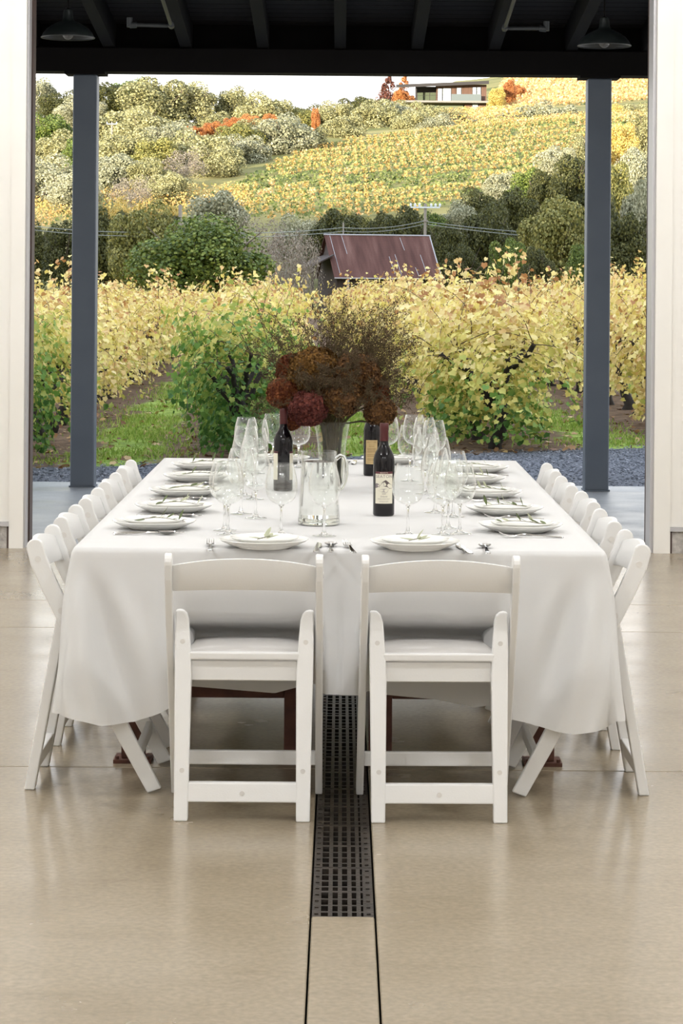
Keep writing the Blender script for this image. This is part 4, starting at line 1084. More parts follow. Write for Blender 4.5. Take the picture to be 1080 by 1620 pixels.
def ground_material():
    m, nt, nd, lk, out = newmat('vineyard_ground')
    tc = nd.new('ShaderNodeTexCoord'); sp_ = nd.new('ShaderNodeSeparateXYZ'); lk.new(tc.outputs['Object'], sp_.inputs[0])
    def noise(s, d=6, vec=None):
        n = nd.new('ShaderNodeTexNoise'); n.inputs['Scale'].default_value = s; n.inputs['Detail'].default_value = d; lk.new(vec or tc.outputs['Object'], n.inputs['Vector']); return n
    def math_(op, a, b=None, c=None, clamp=False):
        n = nd.new('ShaderNodeMath'); n.operation = op; n.use_clamp = clamp
        for i, q in enumerate((a, b, c)):
            if q is None: continue
            if isinstance(q, (int, float)): n.inputs[i].default_value = q
            else: lk.new(q, n.inputs[i])
        return n.outputs[0]
    def mix(f, a, b):
        n = nd.new('ShaderNodeMix'); n.data_type = 'RGBA'
        lk.new(f, n.inputs[0]) if not isinstance(f, float) else None
        lk.new(a, n.inputs[6]); lk.new(b, n.inputs[7]); return n.outputs[2]
    # gravel
    g1 = noise(45, 3); gr = ramp(nd, [(0.3, (0.05, 0.052, 0.06)), (0.5, (0.14, 0.145, 0.16)), (0.7, (0.30, 0.30, 0.32))]); lk.new(g1.outputs['Fac'], gr.inputs[0])
    # soil with dead leaves
    d1 = noise(7, 8); dr = ramp(nd, [(0.3, (0.08, 0.048, 0.032)), (0.5, (0.17, 0.11, 0.07)), (0.68, (0.27, 0.18, 0.115)), (0.8, (0.32, 0.20, 0.10))]); lk.new(d1.outputs['Fac'], dr.inputs[0])
    # grass
    a1 = noise(5, 6); ar = ramp(nd, [(0.3, (0.14, 0.20, 0.035)), (0.5, (0.28, 0.38, 0.07)), (0.72, (0.42, 0.50, 0.13))]); lk.new(a1.outputs['Fac'], ar.inputs[0])
    # grass lies between the rows
    row = math_('MULTIPLY_ADD', sp_.outputs['Y'], 0.029, sp_.outputs['X'])           # constant along a row
    n2 = noise(0.9, 4)
    acc = None
    for c in (-4.7, -1.42, 0.95, 3.55, 6.2, -7.1):
        dd = math_('ABSOLUTE', math_('SUBTRACT', row, c))
        ww = math_('SUBTRACT', 1.0, math_('DIVIDE', dd, 0.62), clamp=True)
        acc = ww if acc is None else math_('MAXIMUM', acc, ww)
    gm = math_('MULTIPLY_ADD', n2.outputs['Fac'], 1.6, math_('SUBTRACT', acc, 1.18)); gm = math_('MULTIPLY', gm, 3.5, clamp=True)
    field = mix(gm, dr.outputs[0], ar.outputs[0])
    e = math_('SUBTRACT', math_('MULTIPLY_ADD', sp_.outputs['X'], -0.61, sp_.outputs['Y']), 22.87)
    n3 = noise(1.6, 5)
    e = math_('MULTIPLY_ADD', math_('ADD', e, math_('MULTIPLY_ADD', n3.outputs['Fac'], 0.8, -0.4)), 6.0, 0.5, clamp=True)
    col = mix(e, gr.outputs[0], field)
    b = nd.new('ShaderNodeBsdfPrincipled'); b.inputs['Roughness'].default_value = 0.95; b.inputs['Specular IOR Level'].default_value = 0.15
    lk.new(col, b.inputs['Base Color'])
    bp = nd.new('ShaderNodeBump'); bp.inputs['Strength'].default_value = 0.9; bp.inputs['Distance'].default_value = 0.05; lk.new(g1.outputs['Fac'], bp.inputs['Height']); lk.new(bp.outputs[0], b.inputs['Normal'])
    lk.new(b.outputs[0], out.inputs[0]); return m
M['ground'] = ground_material()
M['hill'] = pmat('hill_ground', (0.10, 0.11, 0.035), 0.95, col2=(0.30, 0.25, 0.10), scale=0.06, detail=8, spec=0.1)  # grass tones; shade in the tree gaps is put into the dark one

def terrain(name, ys, amax, na, mat):
    V = []; 
    for y in ys:
        for i in range(na + 1):
            a = -amax + 2 * amax * i / na; x = a * y
            V.append((x, y, gz(x, y)))
    n = na + 1
    Fs = np.array([(j * n + i, j * n + i + 1, (j + 1) * n + i + 1, (j + 1) * n + i) for j in range(len(ys) - 1) for i in range(na)])
    return tag(raw_mesh(name, V, Fs, mat, smooth=True), kind='structure')
terrain('ground_vineyard', list(np.geomspace(18.95, 180, 60)), 0.45, 40, M['ground'])
terrain('ground_hillside', list(np.geomspace(180, 1000, 90)), 0.30, 90, M['hill'])
# unseen ridge added behind the building to keep low sun off the valley floor
rv = []; NR = 60
for i in range(NR + 1):
    x = -1100 + 1700 * i / NR
    h = RIDGE_H + 9 * math.sin(x * 0.011) + 5 * math.sin(x * 0.037 + 1)
    rv += [(x, -330, -4), (x, -400, h), (x, -520, -4)]
rf = [(3 * i + q, 3 * i + q + 1, 3 * i + q + 4, 3 * i + q + 3) for i in range(NR) for q in (0, 1)]
tag(raw_mesh('ground_shade_ridge', rv, rf, M['hill']), kind='structure')

# pebbles of the gravel strip, grass blades, fallen leaves: nobody could count them
def scatter(name, C, S, tmpl, faces, mats, label, cat, tilt=0.4, up=True, mi=None, seed=1):
    r = np.random.default_rng(seed); N = len(C)
    T = np.array(tmpl, float); k = len(T)
    n = np.zeros((N, 3)); n[:, 2] = 1; n += r.normal(size=(N, 3)) * tilt; n /= np.linalg.norm(n, axis=1)[:, None]
    tmp = r.normal(size=(N, 3)); tx = np.cross(n, tmp); tx /= np.linalg.norm(tx, axis=1)[:, None]; ty = np.cross(n, tx)
    V = (C[:, None, :] + S[:, None, None] * (tx[:, None, :] * T[None, :, 0:1] + ty[:, None, :] * T[None, :, 1:2] + n[:, None, :] * T[None, :, 2:3])).reshape(-1, 3)
    fs = np.array(faces); Fs = (fs[None] + (np.arange(N) * k)[:, None, None]).reshape(-1, fs.shape[1])
    o = raw_mesh(name, V, Fs, mats, mi=mi)
    return tag(o, label, cat, kind='stuff')
def edge_y(x): return 22.87 + 0.61 * x
C = []
while len(C) < 11000:
    x = RNG.uniform(-3.6, 3.8); y = RNG.uniform(18.97, 25.5)
    if y < edge_y(x) + RNG.normal() * 0.25 and abs(x) < 0.15 * y: C.append((x, y, gz(x, y) - 0.002))
C = np.array(C)
OCT = [(1, 0, 0), (-1, 0, 0), (0, 0.8, 0), (0, -0.8, 0), (0, 0, 0.6), (0, 0, -0.4)]
OF = [(0, 2, 4), (2, 1, 4), (1, 3, 4), (3, 0, 4), (2, 0, 5), (1, 2, 5), (3, 1, 5), (0, 3, 5)]
M['pebble'] = leafmat('grey_gravel', [(0, (0.05, 0.052, 0.058)), (0.6, (0.13, 0.135, 0.15)), (1, (0.32, 0.32, 0.34))], trans=0.0, objvar=0, rough=0.9)
scatter('gravel', C, RNG.uniform(0.008, 0.024, len(C)), OCT, OF, M['pebble'], 'grey crushed gravel strip between the concrete porch and the vines', 'gravel', 0.5, seed=2)
GC = (-4.7, -1.42, 0.95, 3.55, 6.2)
def grass_c(n, y0, y1, w):
    out = []
    while len(out) < n:
        y = y0 * (y1 / y0) ** (RNG.uniform() ** 1.3); c = GC[RNG.integers(len(GC))]; x = c + RNG.normal() * w - 0.029 * y
        if y < edge_y(x) + 0.15 or abs(x) > 0.15 * y: continue
        if math.sin(x * 2.3 + y * 0.7) + math.sin(y * 1.9 - x) + RNG.normal() * 0.7 < -0.3: continue
        out.append((x, y, gz(x, y)))
    return np.array(out)
C = grass_c(16000, 20.8, 42, 0.32)
M['grass'] = leafmat('grass_blade', [(0, (0.16, 0.25, 0.035)), (0.5, (0.31, 0.43, 0.07)), (0.85, (0.46, 0.54, 0.14)), (1, (0.50, 0.44, 0.18))], trans=0.35, objvar=0)
BL = [(-0.12, 0, 0), (0.12, 0, 0), (0.10, 0.12, 0.55), (0.0, 0.38, 1.0), (-0.12, 0.05, 0.5)]
scatter('grass', C, RNG.uniform(0.025, 0.065, len(C)), BL, [(0, 1, 2, 3, 4)], M['grass'], 'short green grass growing in the alleys between vine rows', 'grass', 0.35, seed=3)

# ------------------------------------------------------------------ vines
LV = [(0, 0, 0), (0, 0.95, -0.10), (0.27, -0.13, 0.05), (0.50, 0.06, 0.10), (0.43, 0.25, 0.07), (0.53, 0.46, 0.06), (0.28, 0.62, 0.03),
      (-0.27, -0.13, 0.05), (-0.50, 0.06, 0.10), (-0.43, 0.25, 0.07), (-0.53, 0.46, 0.06), (-0.28, 0.62, 0.03)]
LVF = [(0, 2, 3, 4, 5, 6, 1), (1, 11, 10, 9, 8, 7, 0)]
def leaves(name, C, Nn, S, parent, mats, tmpl=LV, faces=LVF, mi=None, seed=0, down=True):
    r = np.random.default_rng(seed); N = len(C); T = np.array(tmpl); k = len(T)
    n = Nn / np.linalg.norm(Nn, axis=1)[:, None]
    dn = np.tile(np.array([0, 0, -1.0]), (N, 1)) + r.normal(size=(N, 3)) * 0.55 if down else r.normal(size=(N, 3))
    ty = dn - n * np.sum(dn * n, axis=1)[:, None]; ty /= np.linalg.norm(ty, axis=1)[:, None] + 1e-9
    tx = np.cross(ty, n)
    V = (C[:, None, :] + S[:, None, None] * (tx[:, None, :] * T[None, :, 0:1] + ty[:, None, :] * T[None, :, 1:2] + n[:, None, :] * T[None, :, 2:3])).reshape(-1, 3)
    fs = np.array(faces); Fs = (fs[None] + (np.arange(N) * k)[:, None, None]).reshape(-1, fs.shape[1])
    return raw_mesh(name, V, Fs, mats, parent, mi)

def make_vine(seed, lush, height, skirt=140):
    """one old head-trained vine: thick dark trunk with arms, whippy canes, lobed leaves; the row runs along y"""
    r = random.Random(seed); nr = np.random.default_rng(seed)
    t = empty('grapevine')
    g = MB()
    p = Vector((0, 0, -0.05)); path = [p.copy()]; rad = [0.085]
    for k in range(6):
        p = p + Vector((r.gauss(0, .035), r.gauss(0, .035), 0.125)); path.append(p.copy()); rad.append(0.066 + r.uniform(-.010, .014))
    g.tube(path, rad, 8)
    heads = []
    for k in range(7):
        a = 2 * PI * k / 7 + r.uniform(-.4, .4); q = path[-1] - Vector((0, 0, r.uniform(0, .18))); pp = [q.copy()]
        for j in range(6):
            q = q + Vector((math.cos(a) * 0.060 + r.gauss(0, .03), math.sin(a) * 0.10 + r.gauss(0, .03), 0.085 + r.gauss(0, .03))); pp.append(q.copy())
        g.tube(pp, [0.048, 0.043, 0.038, 0.035, 0.032, 0.029, 0.026], 6); heads.append(q.copy())
    g.build('trunk', M['vinewood'], t, smooth=1.2)
    c = MB(); LC = []; LN = []
    nc = 26 if lush else 21
    for k in range(nc):
        h = heads[k % len(heads)]; az = r.uniform(0, 2 * PI)
        kind = r.random()
        v = Vector((math.cos(az) * 0.55, math.sin(az) * 0.9, r.uniform(0.5, 1.6) if kind < 0.62 else r.uniform(0.0, 0.5))).normalized()
        ln = r.uniform(0.8, 1.35) * height / 1.7; n = 9
        if kind < 0.16: v = Vector((v.x * 0.4, v.y * 0.4, 1.2)).normalized(); ln *= 0.98
        q = h.copy(); pp = [q.copy()]
        droop = r.uniform(0.06, 0.17) if kind < 0.62 else r.uniform(0.14, 0.26)
        for j in range(n):
            v = (v + Vector((r.gauss(0, .10), r.gauss(0, .10), -droop * (0.5 + j * 0.22)))).normalized(); q = q + v * ln / n
            if q.z < 0.08: q.z = 0.08
            q.x = max(-0.78, min(0.78, q.x)); pp.append(q.copy())
        c.tube(pp, [0.0065 - 0.0005 * j for j in range(n + 1)], 4)
        m_ = (74 if lush else 54) if kind >= 0.16 else 40
        for j in range(m_):
            f = 0.10 + 0.90 * r.random(); i = min(n - 1, int(f * n)); b = pp[i].lerp(pp[i + 1], f * n - i)
            off = Vector((r.gauss(0, .085), r.gauss(0, .085), r.gauss(-.03, .075)))
            w = b + off
            if w.z < 0.05: continue
            LC.append(tuple(w)); nn = Vector((w.x * 1.6, w.y * 0.5, 0.55)).normalized() + Vector((r.gauss(0, .55), r.gauss(0, .55), r.gauss(0, .4))); LN.append(tuple(nn))
    c.build('cane', M['cane'], t)
    for j in range(skirt):                     # leaves on the short shoots low on the arms
        a = r.uniform(0, 2 * PI); q = r.uniform(0.75, 1.0)
        w = Vector((math.cos(a) * 0.52 * q, math.sin(a) * 0.72 * q, r.uniform(0.12 if skirt > 400 else 0.35, 0.95)))
        LC.append(tuple(w)); LN.append((w.x * 1.5 + r.gauss(0, .5), w.y * 0.6 + r.gauss(0, .5), 0.4 + r.gauss(0, .4)))
    C = np.array(LC); Nn = np.array(LN); S = nr.uniform(0.045, 0.088, len(C))
    leaves('foliage', C, Nn, S, t, M['vine_yellow'], seed=seed)
    return t
VAR = [make_vine(31, True, 1.7), make_vine(32, True, 1.75), make_vine(33, False, 1.75), make_vine(34, False, 1.9), make_vine(35, False, 1.65), make_vine(36, False, 1.8), make_vine(37, True, 1.85, 750), make_vine(38, True, 1.75, 650)]
for v in VAR:
    for ch in KIDS[v.as_pointer()]:
        if ch.name.startswith('foliage'): ch.material_slots[0].link = 'OBJECT'; ch.material_slots[0].material = M['vine_yellow']
vused = set()
rows = {  # offset at y = 22, first plant, words
 -2: (-8.0, 21, 'in the third row left of the grass path'), -1: (-5.45, 21, 'in the second row left of the grass path'), 0: (-3.12, 20.95, 'in the first row left of the grass path'),
 1: (-0.95, 22.5, 'in the middle row behind the bouquet'), 2: (1.66, 24.4, 'in the row right of the bouquet'), 3: (4.25, 26.0, 'in the second row right of the bouquet'),
 4: (6.85, 25, 'in the third row right of the bouquet'), 5: (9.4, 26, 'in the fourth row right of the bouquet'), -3: (-10.5, 25, 'in the fourth row left of the grass path')}
vr = random.Random(77)
NV = 0
for ri, (x0, ys, words) in rows.items():
    y = ys; k = 0
    while y < 74:
        x = x0 - 0.029 * (y - 22)
        if abs(x) - 0.75 < 0.143 * y and not (ri == 0 and k == 0 and False):
            green = (ri == 1 and k < 3) or (ri == 0 and k < 2)
            mixed = (ri == 1 and k < 4) or (ri == 2 and k < 2) or (ri == 0 and k < 3) or (ri == 3 and k < 2)
            src = VAR[6 + k % 2] if (green and ri in (0, 1)) else VAR[vr.choice([0, 1])] if (green or (mixed and ri != 2)) else VAR[vr.choice([2, 3, 4, 5])] if not (ri in (2, 3) and k < 3) else VAR[6 + k % 2]
            if src.as_pointer() not in vused: o = src; vused.add(src.as_pointer())
            else: o = copy_tree(src)
            o.location = (x + vr.gauss(0, .06), y, gz(x, y)); o.rotation_euler = (0, 0, vr.choice([0, PI]) + vr.gauss(0, .25))
            s = vr.uniform(0.92, 1.08) * (1.06 if ri == 2 and k < 4 else 0.96) * (0.92 if green else 1.0)
            hz_ = 0.88 if ri == 2 and k < 4 else 0.95 if ri >= 2 else 0.86
            o.scale = (s * (0.86 if green else 1), s, s * hz_ * vr.uniform(0.84, 1.08))
            mt = M['vine_green'] if green else M['vine_mixed'] if mixed else M['vine_yellow']
            for ch in KIDS[o.as_pointer()]:
                if ch.name.startswith('foliage'): ch.material_slots[0].link = 'OBJECT'; ch.material_slots[0].material = mt
            n = 'nearest' if k == 0 else ORD[k] + ' from the front'
            tag(o, '%s grapevine %s, %s' % ('green-leaved' if green else 'green-and-yellow' if mixed else 'yellow-leaved', words, n), 'grapevine', 'grapevines beyond the gravel'); NV += 1
        y += 1.42 + vr.uniform(-.06, .06); k += 1
for v in VAR:
    if v.as_pointer() not in vused:
        for ch in KIDS[v.as_pointer()]: bpy.data.objects.remove(ch)
        bpy.data.objects.remove(v)
# vines farther off
C = []; 
for ri in range(-12, 14):
    x0 = 2.55 * ri + 1.6 if ri != 0 else -1.08
    y = 74.5
    while y < 172:
        x = x0 - 0.029 * (y - 22)
        if abs(x) < 0.155 * y:
            for q in range(46): C.append((x + RNG.normal() * 0.30, y + RNG.uniform(-.7, .7), gz(x, y) + 0.35 + 1.25 * RNG.uniform() ** 0.6))
        y += 1.4
C = np.array(C); Q4 = [(-0.5, -0.4, 0), (0.5, -0.5, 0.1), (0.45, 0.5, 0), (-0.5, 0.45, 0.12)]
tag(leaves('distant_vine_rows', C, RNG.normal(size=(len(C), 3)) + np.array([0, -0.6, 0.5]), RNG.uniform(0.10, 0.22, len(C)), None, M['vine_yellow'], Q4, [(0, 1, 2, 3)], seed=4),
    'far yellow grapevines of the valley field, in front of the barn', 'grapevines', kind='stuff')
# fallen leaves on the ground
C = []
while len(C) < 1700:
    y = 20.6 * (48 / 20.6) ** (RNG.uniform() ** 1.2); x = RNG.uniform(-0.15, 0.15) * y
    if y > edge_y(x) - 0.5 + abs(RNG.normal()) * 0.4: C.append((x, y, gz(x, y) + 0.012))
C = np.array(C)
M['litter'] = leafmat('fallen_leaf', [(0, (0.16, 0.07, 0.035)), (0.6, (0.34, 0.19, 0.08)), (1, (0.60, 0.42, 0.18))], trans=0.1, objvar=0)
nn = RNG.normal(size=(len(C), 3)) * 0.35 + np.array([0, 0, 1])
tag(leaves('fallen_leaves', C, nn, RNG.uniform(0.04, 0.085, len(C)), None, M['litter'], seed=6, down=False), 'brown and yellow fallen vine leaves scattered over the soil', 'leaves', kind='stuff')

# ------------------------------------------------------------------ hillside vineyard
def inpoly(x, y, pg):
    c = False; n = len(pg); j = n - 1
    for i in range(n):
        if (pg[i][1] > y) != (pg[j][1] > y) and x < (pg[j][0] - pg[i][0]) * (y - pg[i][1]) / (pg[j][1] - pg[i][1]) + pg[i][0]: c = not c
        j = i
    return c
HILLP = [(352, 312), (372, 296), (430, 264), (500, 236), (560, 224), (640, 213), (720, 204), (800, 194), (925, 184), (1040, 180), (1040, 225), (925, 250), (860, 272), (790, 296), (730, 318), (640, 342), (520, 355), (400, 350)]
LEFTP = [(150, 302), (215, 305), (300, 300), (392, 306), (400, 340), (300, 345), (150, 332)]
PALEP = [(30, 332), (110, 322), (112, 352), (30, 378)]
UPP = [(792, 150), (800, 118), (860, 95), (1060, 80), (1060, 172), (930, 176), (830, 172), (792, 168)]
MIDP = [(690, 184), (760, 176), (800, 172), (880, 178), (800, 192), (700, 200)]
Cc = []; mi = []; Sz = []
def rows_in(poly, ylo, yhi, slope, gap, matk, step=0.95, per=9, h=1.5, wdt=0.42, sz=(0.34, 0.70), cover=0.35):
    xmax = 0.16 * yhi
    c0 = ylo - slope * xmax
    while c0 < yhi + slope * xmax:
        x = -xmax
        while x < xmax:
            y = c0 + slope * x
            if ylo < y < yhi:
                z = gz(x, y); px, py = to_px(x, y, z)
                if inpoly(px, py, poly):
                    if RNG.uniform() < 0.95:
                        mk_ = 2 if (matk == 0 and RNG.uniform() < (0.30 if (px > 640 and py < 250) else 0.06)) else matk
                        if matk == 0 and 280 < py < 299 and px < 740 and RNG.uniform() < 0.75: mk_ = 1
                        for q in range(per):
                            Cc.append((x + RNG.normal() * wdt, y + RNG.normal() * wdt, z + 0.25 + h * RNG.uniform())); mi.append(mk_); Sz.append(RNG.uniform(*sz))
                    for q in range(4):
                        if RNG.uniform() < cover:
                            yy = y + RNG.uniform(0.3, 0.7) * gap; Cc.append((x, yy, gz(x, yy) + 0.15)); mi.append(1); Sz.append(RNG.uniform(0.3, 0.7))
            x += step
        c0 += gap
rows_in(HILLP, 255, 520, 0.75, 10.5, 0, step=1.2, per=38, wdt=0.28, h=0.95, sz=(0.14, 0.30), cover=0.5)
rows_in(HILLP, 260.2, 520, 0.75, 10.5, 1, step=0.6, per=12, wdt=0.9, h=0.4, sz=(0.15, 0.35), cover=0.6)
rows_in(LEFTP, 255, 340, 0.3, 5.0, 0, per=26, sz=(0.13, 0.28))
rows_in(PALEP, 250, 340, 0.2, 5.0, 0, per=26, sz=(0.13, 0.28))
rows_in(UPP, 575, 990, 0.25, 9.5, 2, step=1.3, per=22, h=1.7, wdt=0.5, sz=(0.28, 0.6))
rows_in(MIDP, 440, 570, 0.5, 10, 0, step=1.2, per=22, sz=(0.18, 0.4))
C = np.array(Cc); S = np.array(Sz)
tag(leaves('hillside_vine_rows', C, RNG.normal(size=C.shape) + np.array([0, -0.7, 0.5]), S, None, [M['hill_vine'], M['hill_green'], M['hill_orange']], Q4, [(0, 1, 2, 3)], mi=mi, seed=8, down=False),
    'golden autumn vine rows climbing the hillside behind the barn', 'vineyard', kind='stuff')
# ------------------------------------------------------------------ trees
def crown(seed, N, nl, leaf, shape='round'):
    r = np.random.default_rng(seed)
    lob = []
    for k in range(nl):
        d = r.normal(size=3); d /= np.linalg.norm(d)
        if shape == 'cone':
            h = r.uniform(0.08, 0.97); a = r.uniform(0, 2 * PI); rr = 0.40 * (1 - h) ** 0.8
            lob.append(((rr * math.cos(a), rr * math.sin(a), h), 0.05 + 0.13 * (1 - h)))
        else:
            f = r.uniform(0.45, 0.80)
            lob.append(((d[0] * 0.5 * f, d[1] * 0.5 * f, 0.52 + d[2] * 0.48 * f), r.uniform(0.11, 0.20)))
    C = []; Nn = []
    L = r.integers(0, nl, N)
    d = r.normal(size=(N, 3)); d[:, 2] += 0.35; d /= np.linalg.norm(d, axis=1)[:, None]
    for k in range(N):
        c, R = lob[L[k]]
        p = np.array(c) + d[k] * R * r.uniform(0.75, 1.05)
        if p[2] < 0.01: continue
        C.append(p); Nn.append(d[k] + r.normal(size=3) * 0.5)
    return np.array(C), np.array(Nn), r.uniform(0.6, 1.3, len(C)) * leaf
def make_tree(seed, N, nl, leaf, shape='round', bare=False):
    t = empty('tree'); r = random.Random(seed)
    g = MB(); top = 0.92 if shape == 'cone' else 0.55
    g.tube([(0, 0, -0.06), (0.01, 0, 0.2), (0, 0.01, top)], [0.008, 0.006, 0.003] if bare else [0.028, 0.022, 0.008], 7)
    nb = 60 if bare else 9
    for k in range(nb):
        a = r.uniform(0, 2 * PI); z = r.uniform(0.02 if bare else 0.15, 0.45); R = r.uniform(0.2, 0.46)
        e = Vector((math.cos(a) * R, math.sin(a) * R, min(0.97, z + r.uniform(0.2, 0.6))))
        g.tube([(0, 0, z), ((e.x * 0.5), e.y * 0.5, (z + e.z) / 2 + 0.02), e], [0.004, 0.003, 0.0012] if bare else [0.010, 0.007, 0.003], 5)
    g.build('trunk', M['bark_grey'] if bare else M['bark'], t)
    C, Nn, S = crown(seed, N, nl, leaf, shape)
    o = leaves('crown', C, Nn, S, t, M['t_oak'], Q4, [(0, 1, 2, 3)], seed=seed, down=False)
    o.material_slots[0].link = 'OBJECT'
    return t
TV = {'r': [make_tree(100 + k, 17000, 38, 0.0215) for k in range(4)], 'n': [make_tree(140, 20000, 46, 0.019)], 'c': [make_tree(150, 5000, 40, 0.03, 'cone')], 'b': [make_tree(160, 3000, 30, 0.018, bare=True)]}
tused = set()
DESC = {'oak': 'pale olive oak', 'grey': 'grey-green leafy tree', 'dark': 'dark green tree', 'green': 'bright green leafy tree', 'lime': 'yellow-green tree', 'yellow': 'golden yellow tree', 'rust': 'rust-orange shrub', 'maroon': 'maroon conifer', 'brush': 'bare grey-brown brush'}
